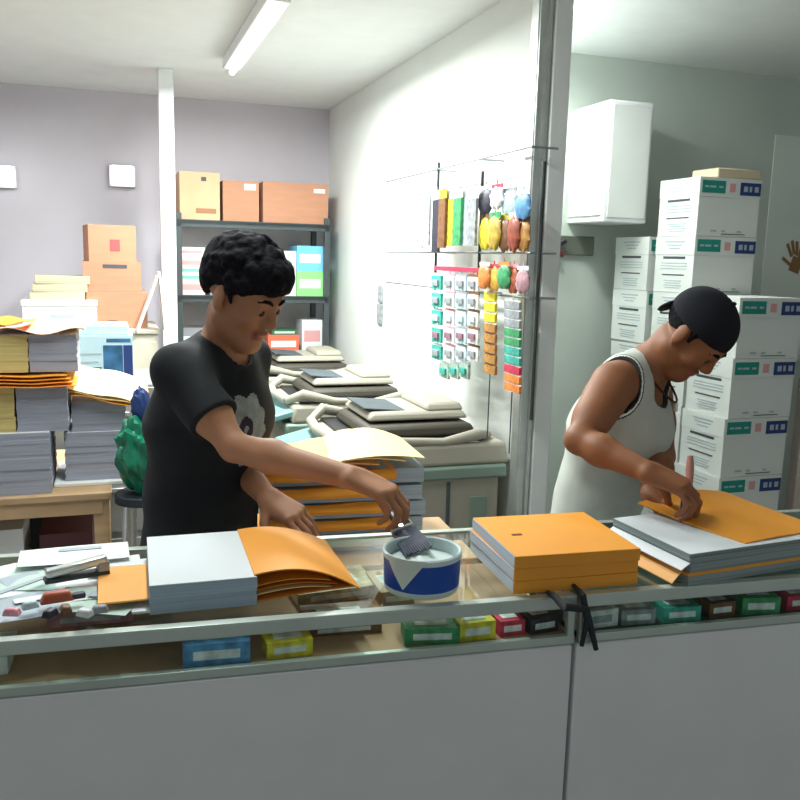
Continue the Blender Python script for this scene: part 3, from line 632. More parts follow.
# ------------------------------------------------------------------ the glass counter (two display cases)
EC = Vector((math.cos(TC), math.sin(TC), 0)); NC = Vector((-math.sin(TC), math.cos(TC), 0))
NEAR0 = az(450, 606, 0.95); NEAR0.z = 0
def cc(a, b, z=0.0): return NEAR0 + EC * a + NC * b + Vector((0, 0, z))
JOINT = 0.245; DEP = 0.40; CT = 0.95; TRAY = 0.865
rimm = M('rim_aluminium_greenish', srgb(194, 206, 198), 0.35, 0.5, var=0.08)
lam = M('white_laminate', (0.80, 0.82, 0.82), 0.4, var=0.02)
tan_b = M('tan_tray_lining', srgb(176, 140, 106), 0.8, var=0.2, scale=7)
for k, (a0, a1) in enumerate(((-1.3, JOINT - 0.004), (JOINT + 0.004, 1.7))):
    r = empty('display_counter', cc((a0 + a1) / 2, DEP / 2), ['glass-topped display counter on which the blue tub stands', 'glass-topped display counter in front of the man in the cap'][k], 'counter', 'glass display counters', TC)
    L = a1 - a0
    MB().box((0, 0, TRAY / 2 - 0.005), (L, DEP, TRAY - 0.01)).build('base_cabinet', lam, r, 0.004)
    MB().box((0, 0, TRAY), (L - 0.01, DEP - 0.01, 0.01)).build('tray_floor', [tan_b, M('dark_green_tray_lining', srgb(50, 72, 60), 0.7, var=0.3, scale=9)][k], r)
    MB().box((0, 0, CT - 0.004), (L - 0.012, DEP - 0.012, 0.008)).build('top_glass', glass_c, r)
    MB().box((0, -DEP / 2 + 0.008, (CT + TRAY) / 2 - 0.004), (L - 0.03, 0.005, CT - TRAY - 0.03)).build('front_glass', glass_c, r)
    t = MB(); rr = 0.022
    for s in (-1, 1):
        t.box((0, s * (DEP / 2), CT - 0.010), (L, 0.012, rr)); t.box((0, s * (DEP / 2 - 0.004), CT + 0.0015), (L, 0.020, 0.003))
        t.box((s * (L / 2 - 0.005), 0, CT - 0.010), (0.010, DEP, rr)); t.box((s * (L / 2 - 0.009), 0, CT + 0.0012), (0.018, DEP, 0.0026))
    t.box((0, -DEP / 2, TRAY + 0.003), (L, 0.012, 0.016))
    for s in (-1, 1):
        for q in (-1, 1): t.box((s * (L / 2 - 0.008), q * (DEP / 2 - 0.002), (CT + TRAY) / 2), (0.014, 0.014, CT - TRAY))
    t.build('metal_rim', rimm, r, 0.002)
# goods lying in the trays
gg = 'small goods inside the glass counter'
inside = [(-1.02, .30, .16, .12, .03, cGy, 'grey flat box at the far left inside the glass counter'), (-.80, .10, .14, .10, .03, cW, 'white flat box inside the counter under the loose prints'), (-.62, .28, .15, .12, .025, cP, 'pale pink flat box inside the counter left of the open paper block'), (-.40, .05, .11, .07, .04, cB, 'blue box inside the counter under the open paper block'), (-.28, .045, .08, .05, .03, cY, 'yellow box inside the counter under the open orange cover'),
          (-.16, .30, .17, .12, .025, c_('straw', 196, 180, 140), 'straw coloured folder inside the counter left of the blue tub'), (-.17, .14, .14, .10, .02, cBr, 'brown flat box inside the counter left of the blue tub'), (-.045, .26, .07, .12, .03, M('pack_sand', srgb(180, 150, 110), .6), 'sand coloured box inside the counter behind the blue tub'), (-.02, .05, .10, .06, .03, cG, 'green box inside the counter below the blue tub'), (.06, .045, .07, .05, .035, cY, 'yellow packet inside the counter right below the orange books'), (.13, .05, .05, .05, .03, cR, 'red packet beside the yellow packet inside the counter'), (.19, .06, .06, .07, .03, cK, 'black packet inside the counter by the joint'),
          (.30, .05, .09, .05, .035, cW, 'white packet inside the right counter next to the joint'), (.39, .05, .07, .05, .03, cGy, 'grey packet inside the right counter beside the white one'), (.48, .05, .08, .06, .03, cT, 'teal packet inside the right counter'), (.57, .05, .06, .05, .03, cBr, 'brown packet inside the right counter beside the teal one'), (.66, .05, .08, .06, .035, cG, 'green packet inside the right counter'), (.76, .05, .08, .05, .03, cR, 'red packet inside the right counter'), (.86, .06, .09, .06, .035, cT, 'second teal packet inside the right counter, near the right edge of the view'), (.98, .05, .08, .06, .03, cK, 'black packet inside the right counter near the right edge of the view')]
for (a, b, w_, d_, h_, m_, lab) in inside:
    t = MB().box((0, 0, h_ / 2), (w_, d_, h_)); t.box((0, 0, h_ + 0.0005), (w_ * 0.6, d_ * 0.5, 0.001), 1); t.box((0, -d_ / 2 - .0005, h_ / 2), (w_ * .7, .001, h_ * .4), 1)
    o = t.build('goods_box', [m_, cW if m_ is not cW else cGy], None, 0.003); place(o, cc(a, b, TRAY + 0.0055), TC + random.uniform(-.15, .15)); tag(o, lab, 'box', gg)
# black strap hanging over the joint
t = MB()
t.tube([tuple(az(548, 592, .955)), tuple(az(556, 598, .962)), tuple(az(563, 606, .958) + Vector((0, -.004, 0))), tuple(cc(JOINT + .01, -.016, .93)), tuple(cc(JOINT + .022, -.018, .89)), tuple(cc(JOINT + .035, -.016, .85))], [.004, .006, .007, .007, .006, .005], 8)
t.tube([tuple(cc(JOINT - .0, .02, .962)), tuple(cc(JOINT + .004, -.012, .955)), tuple(cc(JOINT + .012, -.018, .91)), tuple(cc(JOINT + .005, -.017, .86))], [.004, .006, .006, .004], 8)
o = t.build('strap', [M('black_strap', srgb(32, 40, 44), 0.7)], None); tag(o, 'black twisted strap hanging over the joint of the two counters', 'strap')

# ------------------------------------------------------------------ books and papers on the counter
TOP = CT + 0.0032
def frame_from(px, z):
    return az(px[0], px[1], z)
# a) open paper block with orange cover folded open
P0 = az(150, 615, CT + .003); P1 = az(258, 609, CT + .003)
ax = (P1 - P0); ax.z = 0; WA = ax.length; ang = math.radians(17.5)
DA = 0.255; HA = 0.05
r = empty('open_book_block', P0, 'white paper block with orange cover folded open, in front of the man in black', 'book', None, ang)
rng = random.Random(3)
t = MB(); q = 8
for i in range(q): t.box((WA / 2 + rng.uniform(-.001, .001), DA / 2 + rng.uniform(-.001, .001), HA * (i + .5) / q), (WA, DA, HA / q), 0)
t.box((WA / 2, DA / 2, HA + .0005), (WA, DA, .001), 1)
t.build('page_block', [sheets('blueish_paper_edges', srgb(170, 190, 205), 300, .2), M('white_page', srgb(222, 230, 234), .6, var=.02)], r)
def cov(a, b):                                       # upper leaf: leaves the block, arches and comes down at the tip
    x = WA - 0.004 + a * (0.190 - 0.012 * b)
    z = HA + .004 + .010 * math.sin(a * math.pi) * (1 - .4 * b) - (HA - .006) * (a ** 2.2) * (1 - .25 * b)
    return (x, b * (DA - .004) + .004 - .012 * a * a * b, z)
MB().sheet(cov, 22, 14, .0025).build('open_cover', manila, r)
MB().sheet(lambda a, b: (WA - .002 + a * (.178 - .012 * b), b * (DA - .02) + .006, .004 + .012 * math.sin(a * math.pi * .5)), 12, 8, .0025).build('rear_cover', manila_shaded, r)
for k in range(3):
    MB().sheet(lambda a, b: (WA - .003 + a * (.160 - .02 * b - .012 * k), b * (DA - .03) + .014, .012 + .008 * k + .008 * math.sin(a * math.pi)), 12, 6, .0015).build('inner_leaf', [cream, manila_shaded, manila][k], r)
MB().box((-.042, DA * .40, .020), (.085, DA * .66, .003), rz=.03).build('paper_flap', M('pale_orange_flap', srgb(246, 178, 92), .6), r)
MB().box((-.014, DA * .5, .006), (.03, DA, .004)).build('white_edge_sheet', paper_top, r)

# b) three books with orange covers
Pb = az(513, 594, CT + .003); Pr = az(637, 584, CT + .003); Pl = az(470, 560, CT + .003)
e = Pr - Pb; e.z = 0; WB = e.length; angb = math.atan2(e.y, e.x); DB = 0.235; HB = .0235
dl = Vector((-math.sin(angb), math.cos(angb), 0))
gk = 'orange covered books beside the blue tub'
for k in range(3):
    rzz = angb + [0.0, .012, -.008][k]
    r = empty('bound_book', Pb + Vector((0, 0, k * (HB + .0004))), ['lowest', 'middle', 'topmost'][k] + ' of the three orange covered books beside the blue tub', 'book', gk, rzz)
    MB().box((WB / 2 - .001, DB / 2 + .001, HB / 2 - .0002), (WB - .003, DB - .004, HB - .0026)).build('page_block', sheets('pale_blue_paper_edges', srgb(196, 208, 222), 300, .15), r)
    # cover wraps the front (spine) side; the left side shows the page edges
    t = MB(); t.box((WB / 2 + .001, DB / 2, HB - .0008), (WB - .002, DB, .0016)); t.box((WB / 2 + .003, DB / 2, .0006), (WB - .006, DB, .0012)); t.box((WB / 2, -.0008, HB / 2), (WB, .0022, HB))
    t.build('cover', manila, r, .0008)
o = MB().box((0, 0, .0005), (.02, .008, .001)).build('paint_speck', M('dark_glue_speck', srgb(120, 60, 20), .6), r)
o.location = (.05, .115, HB + .0002)

# c) wide paper block being pasted, orange cover spread behind
Pc = Vector((.553, 1.528, CT + .003)); angc = math.radians(23)
WC, DC, HC = .30, .235, .062
r = empty('pasted_book_block', Pc, 'white paper block with orange cover being pasted by the man in the cap', 'book', None, angc)
t = MB(); rng = random.Random(5)
for i in range(10): t.box((WC / 2 + rng.uniform(-.002, .002), DC / 2 + rng.uniform(-.002, .002), HC * (i + .5) / 10), (WC, DC, HC / 10), 0 if i != 3 else 2)
t.box((WC / 2, DC / 2, HC + .0005), (WC, DC, .001), 1)
t.build('page_block', [sheets('greenish_paper_edges', srgb(150, 165, 165), 260, .3), M('white_page', (0, 0, 0)), manila], r)
MB().sheet(lambda a, b: (.145 + a * .27 - .05 * b, .012 + b * .265 + .02 * a, HC + .003 + .016 * math.sin(a * 2.6) * (.3 + .7 * b) + .012 * b * b - .012 * a * a), 18, 12, .0025).build('spread_cover', manila, r)
MB().sheet(lambda a, b: (-.03 + a * .03, .01 + b * .2, .006 + .03 * a), 3, 8, .002).build('orange_flap', M('pale_orange_flap', (0, 0, 0)), r)
MB().sheet(lambda a, b: (-.020 + a * .022, .0 + b * .235, .034 + .012 * a), 3, 8, .0015).build('white_flap', paper_top, r)

# orange bound bundles behind the counter, on a low side table
SVY = 2.05
r = empty('side_table', Vector((-.07, 2.22, 0)), 'narrow side table behind the counter carrying the pile of orange bundles', 'table', None, TC)
SZ = ay(340, 562, 2.05).z
MB().box((0, 0, SZ - .0125), (.5, .36, .025)).build('tabletop', wood, r, .003)
for sx in (-1, 1):
    for sy in (-1, 1): MB().box((sx * .22, sy * .15, (SZ - .025) / 2), (.04, .04, SZ - .025)).build('leg', wood, r, .003)
ga = 'orange bundles piled on the side table'
pL = ay(262, 500, 2.05); pR = ay(432, 500, 2.1); LBn = (pR - pL).length
zst = ay(340, 474, 2.08).z; NB = 5; hb_ = (zst - SZ) / NB
for k in range(NB):
    o_ = .0 + .006 * ((k * 7) % 3 - 1)
    r = empty('orange_bundle', Vector((pL.x, pL.y + .02, SZ + k * hb_)) + EC * o_ + NC * (.004 * ((k * 5) % 3)), ['lowest', 'second', 'third', 'fourth', 'topmost'][k] + ' orange bundle counted from the bottom, in the pile behind the blue tub', 'book', ga, TC - .02)
    MB().box((LBn / 2, .13, hb_ * .45), (LBn - .012, .235, hb_ * .86)).build('page_block', sheets('bundle_paper_edges', srgb(176, 190, 205), 300, .2), r)
    t = MB(); cw = LBn * (.80 + .03 * (k % 2))
    t.sheet(lambda a, b: (a * cw, b * .24, hb_ * .93 + .003 * math.sin(a * 8 + k)), 10, 3, .002)
    t.sheet(lambda a, b: (a * cw, -.012 * math.sin(b * math.pi * .9) , hb_ * (.93 - .55 * b)), 10, 5, .0018)
    t.build('cover', manila, r)
for k in range(4):
    cx = [(.00, .15), (.10, .2), (.17, .2), (.2, .22)][k]
    w_ = cx[1]
    o = MB().sheet(lambda a, b: (cx[0] + a * w_, b * .26, .006 + .007 * k + [.012, .02, .035, .03][k] * math.sin(a * math.pi) * (.3 + .7 * b)), 14, 8, .002).build('loose_cover', [manila, M('pale_orange_flap', (0, 0, 0)), cream, cream][k], None)
    place(o, Vector((pL.x, pL.y, zst + .003)), TC); tag(o, ['orange cover sheet lying on the left of the pile of bundles', 'pale orange cover sheet in the middle of the pile top', 'cream cover sheet bulging on the pile of bundles', 'topmost cream cover sheet, at the right end of the pile of bundles'][k], 'cover', 'cover sheets on the pile of bundles')

# ------------------------------------------------------------------ blue tub of glue
TCN = (az(381, 588, CT) + az(461, 588, CT)) / 2
r = empty('glue_tub', Vector((TCN.x, TCN.y, TOP)), 'round blue tub of white glue with a pale rim, in the middle of the counter', 'tub', None, 0)
blue = M('tub_blue', srgb(16, 74, 170), .35, var=.08, scale=12); pale = M('tub_pale_plastic', srgb(205, 222, 222), .4)
R0 = .070
t = MB(); t.lathe([(0, .001), (R0 * .96, .001), (R0 * .985, .005), (R0 * .99, .012)], 48, 1); t.lathe([(R0 * .995, .012), (R0 * 1.01, .062)], 48, 0)
t.lathe([(R0 * 1.01, .062), (R0 * 1.045, .064), (R0 * 1.045, .072), (R0 * 1.0, .0745), (R0 * .96, .072), (R0 * .94, .02), (0, .02)], 48, 1)
t.build('tub_wall', [blue, pale], r)
t = MB(); t.lathe([(R0 * .945, .050), (R0 * .7, .054), (R0 * .4, .052), (R0 * .15, .058), (0, .060)], 40, 0)
t.build('glue', M('white_glue', srgb(208, 224, 220), .3, bump=.4, scale=30), r)
# triangular drip of glue paper over the rim, facing the camera
def trip(a, b):
    th_ = math.radians(-118) + (a - .5) * (1.15) * (1 - b) ; rr = R0 * 1.055
    return (rr * math.cos(th_), rr * math.sin(th_), .074 - .056 * b)
t = MB(); N = 14; vs = []; 
for i in range(N + 1):
    for j in range(9):
        p = trip(i / N, j / 8); vs.append(p)
for i in range(N + 1):
    for j in range(9):
        p = trip(i / N, j / 8); k_ = .975; vs.append((p[0] * k_, p[1] * k_, p[2]))
fs = []; o2 = (N + 1) * 9
for i in range(N):
    for j in range(8):
        a = i * 9 + j; fs.append((a, a + 1, a + 10, a + 9)); fs.append((a + o2, a + 9 + o2, a + 10 + o2, a + 1 + o2))
t.add(vs, fs); t.build('triangular_flap', M('tub_flap_pale', srgb(214, 224, 214), .6), r)

# ------------------------------------------------------------------ loose prints and tools at the left end of the counter
gl = 'loose prints at the left end of the counter'
pr_m = [M('glossy_print_white', srgb(240, 246, 246), .25), M('print_greyblue', srgb(170, 185, 195), .4), M('print_mint', srgb(190, 215, 205), .4)]
shee = [((20, 585), .17, .24, .5, 0, 'large white print nearest the left edge of the view'), ((55, 572), .15, .2, -.2, 2, 'mint print under the stapler'), ((100, 580), .15, .21, .1, 0, 'white print beside the orange flap of the open book block'), ((95, 605), .15, .1, -.35, 2, 'mint print by the near rim, left of the open book block'), ((25, 612), .12, .1, .3, 1, 'grey blue print by the near rim at the left edge'), ((75, 560), .2, .09, .1, 0, 'narrow white print along the far rim')]
for k, (p, w_, d_, a, mi, lab) in enumerate(shee):
    q = az(p[0], p[1], CT + .004)
    t = MB().sheet(lambda x, y: ((x - .5) * w_, (y - .5) * d_, .0015 + .0025 * math.sin(x * 3) * math.sin(y * 4 + k)), 8, 8, .0008)
    t.box((0.01, 0.02, .0048), (w_ * .4, d_ * .2, .0004), 1)
    o = t.build('loose_print', [pr_m[mi], pr_m[1] if mi != 1 else pr_m[0]], None); place(o, Vector((q.x, q.y, CT + .0032 + .0024 * k)), TC + a); tag(o, lab, 'print', gl)
zc_ = CT + .022
q = az(57, 602, zc_); r = empty('red_tool', Vector((q.x, q.y, zc_)), 'small rust red hand tool lying on the prints at the left', 'tool', None, .5)
MB().box((0, 0, .010), (.055, .022, .018), taper=.7).build('body', M('rust_red', srgb(180, 90, 60), .5), r, .004); MB().box((.03, .0, .006), (.03, .014, .01)).build('handle', cK, r, .003)
q = az(77, 578, zc_); r = empty('stapler', Vector((q.x, q.y, zc_)), 'grey metal stapler lying on the prints at the left', 'stapler', None, .55)
MB().box((0, 0, .005), (.11, .026, .008)).build('base', dark_steel, r, .002); MB().box((0, 0, .022), (.105, .022, .016), ry=-.12).build('arm', alu, r, .005); MB().box((.045, 0, .016), (.02, .024, .02)).build('hinge', cGy, r, .003)
q = az(32, 582, zc_); r = empty('metal_ruler', Vector((q.x, q.y, zc_)), 'thin grey ruler lying across the white prints at the left', 'ruler', None, 1.05)
MB().box((0, 0, .001), (.13, .012, .002)).build('blade', M('print_greyblue', (0, 0, 0)), r)
gl2 = 'small parts scattered by the near rim at the left'
for k, (x_, y_, m_, lab) in enumerate(((12, 615, cP, 'small pink part by the near rim, nearest the left edge'), (30, 608, cLb, 'small pale blue part by the near rim'), (50, 616, cK, 'small black part by the near rim below the rust red tool'), (66, 612, cBr, 'small brown part right of the black part'), (85, 616, cW, 'small white part by the near rim'), (100, 612, cGy, 'small grey part left of the orange flap'))):
    q = az(x_, y_, zc_); o = MB().box((0, 0, .006), (.028, .018, .012), taper=.7).build('small_part', [m_], None, .003); place(o, Vector((q.x, q.y, zc_)), k * .7); tag(o, lab, 'part', gl2)
# ------------------------------------------------------------------ people: bodies grown as one continuous surface
class Field:
    def __init__(s, lo, hi, h):
        s.h = h; s.lo = np.array(lo, float); s.n = np.ceil((np.array(hi, float) - s.lo) / h).astype(int) + 1
        s.F = np.full(s.n, 0.05, np.float32)
        s.ax = [(s.lo[i] + h * np.arange(s.n[i])).astype(np.float32) for i in range(3)]
    def sl(s, lo, hi):
        r_ = []
        for i in range(3):
            a = max(0, int((lo[i] - s.lo[i]) / s.h)); b = min(s.n[i], int((hi[i] - s.lo[i]) / s.h) + 2)
            if b <= a: return None
            r_.append(slice(a, b))
        return tuple(r_)
    def grid(s, q): return s.ax[0][q[0]][:, None, None], s.ax[1][q[1]][None, :, None], s.ax[2][q[2]][None, None, :]
    def op(s, prim, k=0.01, mode='add', inflate=0.0):
        fn, lo, hi = prim; pad = 0.035 + abs(inflate)
        q = s.sl(np.array(lo) - pad, np.array(hi) + pad)
        if q is None: return
        d = fn(*s.grid(q)) - inflate; A = s.F[q]
        if mode == 'add':
            h_ = np.maximum(k - np.abs(A - d), 0) / k; s.F[q] = np.minimum(A, d) - h_ * h_ * k * 0.25
        else:
            d = -d; h_ = np.maximum(k - np.abs(A - d), 0) / k; s.F[q] = np.maximum(A, d) + h_ * h_ * k * 0.25
    def cut(s, fn):                                  # keep where fn < 0
        X, Y, Z = s.grid((slice(None),) * 3); s.F = np.maximum(s.F, fn(X, Y, Z)).astype(np.float32)
    def ripple(s, amp, f, seed=0.0):
        X, Y, Z = s.grid((slice(None),) * 3)
        s.F += (amp * np.sin(f * X * 1.1 + 2.1 * np.sin(f * .45 * Z + seed)) * np.sin(f * .7 * Z + 1.7 * np.sin(f * .4 * Y + seed))).astype(np.float32)
    def mesh(s):
        F = s.F; F[0], F[-1] = .05, .05; F[:, 0], F[:, -1] = .05, .05; F[:, :, 0], F[:, :, -1] = .05, .05
        I = F < 0; cs = [(a, b, c) for a in (0, 1) for b in (0, 1) for c in (0, 1)]
        def sh(A, c): return A[c[0]:A.shape[0] - 1 + c[0], c[1]:A.shape[1] - 1 + c[1], c[2]:A.shape[2] - 1 + c[2]]
        any_ = np.zeros([x - 1 for x in F.shape], bool); all_ = np.ones_like(any_)
        for c in cs: t_ = sh(I, c); any_ |= t_; all_ &= t_
        mix = any_ & ~all_; idx = np.argwhere(mix); vid = np.full(mix.shape, -1, np.int32); vid[mix] = np.arange(len(idx))
        pos = np.zeros((len(idx), 3)); cnt = np.zeros(len(idx))
        for c in cs:
            for a in range(3):
                if c[a]: continue
                e_ = list(c); e_[a] = 1
                v0 = F[tuple((idx + c).T)]; v1 = F[tuple((idx + e_).T)]; m = (v0 < 0) != (v1 < 0)
                t_ = np.where(m, v0 / np.where(v0 == v1, 1, v0 - v1), 0)
                p = np.array(c, float) + np.zeros((len(idx), 3)); p[:, a] += t_; pos[m] += p[m]; cnt[m] += 1
        P = (idx + pos / cnt[:, None]) * s.h + s.lo
        Q = []
        for a in range(3):
            b, c = (a + 1) % 3, (a + 2) % 3
            s0 = [slice(None)] * 3; s1 = [slice(None)] * 3; s0[a] = slice(0, -1); s1[a] = slice(1, None)
            i0 = I[tuple(s0)]; i1 = I[tuple(s1)]; w_ = np.argwhere(i0 != i1); sign = i0[tuple(w_.T)]
            def cell(db, dc):
                g_ = w_.copy(); g_[:, b] -= db; g_[:, c] -= dc; return vid[tuple(g_.T)]
            q_ = np.stack([cell(1, 1), cell(0, 1), cell(0, 0), cell(1, 0)], 1)
            q_[~sign] = q_[~sign][:, ::-1]; Q.append(q_)
        return P, np.concatenate(Q)
def build_np(name, P, Q, mats, parent, origin, matfn=None, smooth=2):
    me = bpy.data.meshes.new(name)
    # light smoothing of the grid pattern
    for _ in range(smooth):
        e_ = np.concatenate([Q[:, [0, 1]], Q[:, [1, 2]], Q[:, [2, 3]], Q[:, [3, 0]]]); n = len(P)
        S = np.zeros((n, 3)); c = np.zeros(n)
        for i in range(3): S[:, i] = np.bincount(e_[:, 0], P[e_[:, 1], i], n)
        c = np.bincount(e_[:, 0], minlength=n); P = P * .45 + .55 * S / np.maximum(c, 1)[:, None]
    L = P - np.array(origin)
    me.vertices.add(len(L)); me.vertices.foreach_set('co', L.astype(np.float32).ravel())
    me.loops.add(Q.size); me.loops.foreach_set('vertex_index', Q.astype(np.int32).ravel())
    me.polygons.add(len(Q)); me.polygons.foreach_set('loop_start', np.arange(0, Q.size, 4, dtype=np.int32))
    me.update(calc_edges=True); me.validate()
    for m in mats: me.materials.append(m)
    if matfn is not None:
        cen = P[Q].mean(1); me.polygons.foreach_set('material_index', matfn(cen).astype(np.int32))
    me.shade_smooth()
    o = bpy.data.objects.new(name, me); COL.objects.link(o); o.parent = parent
    return o
V = lambda p: np.array(p, float)
def nrm(a): a = V(a); return a / np.linalg.norm(a)
def cap(a, b, ra, rb, L=None, sq=1.0):
    a = V(a); b = V(b); ab = b - a; q = ab @ ab
    Lv = None if L is None else nrm(L)
    def fn(X, Y, Z):
        x, y, z = X - a[0], Y - a[1], Z - a[2]
        t = np.clip((x * ab[0] + y * ab[1] + z * ab[2]) / q, 0, 1)
        x, y, z = x - t * ab[0], y - t * ab[1], z - t * ab[2]
        if Lv is not None:
            s_ = (1 - 1 / sq) * (x * Lv[0] + y * Lv[1] + z * Lv[2]); x, y, z = x - s_ * Lv[0], y - s_ * Lv[1], z - s_ * Lv[2]
        return np.sqrt(x * x + y * y + z * z) - (ra + (rb - ra) * t)
    m = max(ra, rb) * max(sq, 1)
    return fn, np.minimum(a, b) - m, np.maximum(a, b) + m
def ell(c, r, R=None):
    c = V(c); R = np.eye(3) if R is None else R      # columns of R are the axes
    def fn(X, Y, Z):
        x, y, z = X - c[0], Y - c[1], Z - c[2]
        u = [x * R[0, i] + y * R[1, i] + z * R[2, i] for i in range(3)]
        k0 = np.sqrt(sum((u[i] / r[i]) ** 2 for i in range(3))); k1 = np.sqrt(sum((u[i] / r[i] ** 2) ** 2 for i in range(3)))
        return k0 * (k0 - 1) / np.maximum(k1, 1e-6)
    m = max(r); return fn, c - m, c + m

def head_frame(O, yaw, pitch, roll=0.0, sc=1.0):
    """yaw: turn from +x towards the camera; pitch: down"""
    f = V((math.cos(yaw) * math.cos(pitch), -math.sin(yaw) * math.cos(pitch), -math.sin(pitch)))
    rt = V((-math.sin(yaw), -math.cos(yaw), 0)); up = np.cross(rt, f)
    if roll: rt, up = rt * math.cos(roll) + up * math.sin(roll), up * math.cos(roll) - rt * math.sin(roll)
    return V(O), np.stack([rt, f, up], 1), sc
def H(fr, p): return fr[0] + fr[1] @ V(p) * fr[2]
ell0, cap0 = ell, cap
def head_prims(fr):
    R = fr[1]; S_ = fr[2]; ell = lambda c, r, R: ell0(c, [x * S_ for x in r], R); cap = lambda a, b, ra, rb: cap0(a, b, ra * S_, rb * S_); h = lambda *p: H(fr, p)
    P = [(ell(h(0, -.018, .035), (.073, .092, .083), R), .01), (ell(h(0, .028, -.02), (.060, .058, .088), R), .03),
         (cap(h(-.043, .0, -.062), h(-.012, .066, -.092), .020, .017), .03), (cap(h(.043, .0, -.062), h(.012, .066, -.092), .020, .017), .03),
         (cap(h(-.012, .070, -.092), h(.012, .070, -.092), .017, .017), .02),
         (cap(h(-.034, .072, .024), h(.034, .072, .024), .012, .012), .02),
         (cap(h(0, .082, .018), h(0, .102, -.022), .007, .0115), .012), (cap(h(-.011, .094, -.028), h(.011, .094, -.028), .0085, .0085), .008)]
    for s in (-1, 1):
        P += [(ell(h(s * .040, .060, -.022), (.022, .022, .020), R), .02),
              (ell(h(s * .031, .0745, .004), (.0145, .013, .011), R), .004)]
        E_ = np.array(Euler((.2, 0, s * -.35)).to_matrix())
        P += [(ell(h(s * .076, -.008, -.006), (.008, .019, .031), R @ E_), .008), (ell(h(s * .073, .0, -.030), (.007, .010, .012), R), .008)]
    P += [(ell(h(0, .088, -.052), (.024, .010, .006), R), .006), (ell(h(0, .086, -.064), (.021, .010, .007), R), .006)]
    return P
def hand_prims(w_, d, n, right, curls, thumb=(0.5, 0.3), splay=0.06, sc=1.0):
    """palm, four unequal fingers with three bends each, and a thumb leaving the side of the palm. w_ wrist, d finger direction, n palm normal"""
    w_ = V(w_); d = nrm(d); n = V(n); n = nrm(n - d * (n @ d)); sd = np.cross(d, n) * (1 if right else -1)   # towards the thumb
    P = []; tips = []
    lens = [(.040, .024, .020), (.045, .028, .022), (.041, .026, .021), (.032, .020, .018)]
    offs = [.030, .010, -.010, -.029]; base = [.084, .088, .083, .075]; rad = [.0085, .0088, .0084, .0074]
    for i in range(4):
        k_ = w_ + (d * base[i] + sd * offs[i]) * sc
        P.append((cap(w_ + sd * offs[i] * .62 * sc + d * .006, k_, .0145 * sc, .0115 * sc), .014))
    P.append((cap(w_ + sd * .022 * sc + d * .02, w_ + (sd * .030 + d * .055 + n * .004) * sc, .016 * sc, .013 * sc), .014))
    for i in range(4):
        p = w_ + (d * base[i] + sd * offs[i]) * sc; a = 0.0
        dd = nrm(d + sd * offs[i] / .03 * splay)
        for j in range(3):
            a += curls[i][j]; v = dd * math.cos(a) + n * math.sin(a); q = p + v * lens[i][j] * sc
            P.append((cap(p, q, rad[i] * (1 - .07 * j) * sc, rad[i] * (1 - .07 * (j + 1)) * sc), .003)); p = q
        tips.append(p)
    p = w_ + (d * .022 + sd * .026 + n * .006) * sc; t0, t1 = thumb
    v = nrm(d * .55 + sd * (.85 - t0 * .5) + n * t0); q = p + v * .042 * sc; P.append((cap(p, q, .0135 * sc, .0105 * sc), .008)); p = q
    v = nrm(v + n * t1 + d * .35 - sd * t1 * .5); q = p + v * .030 * sc; P.append((cap(p, q, .0100 * sc, .0095 * sc), .004)); p = q
    v = nrm(v + n * t1 * .6 - sd * .1); q = p + v * .022 * sc; P.append((cap(p, q, .0093 * sc, .0078 * sc), .004)); tips.append(q)
    return P, tips

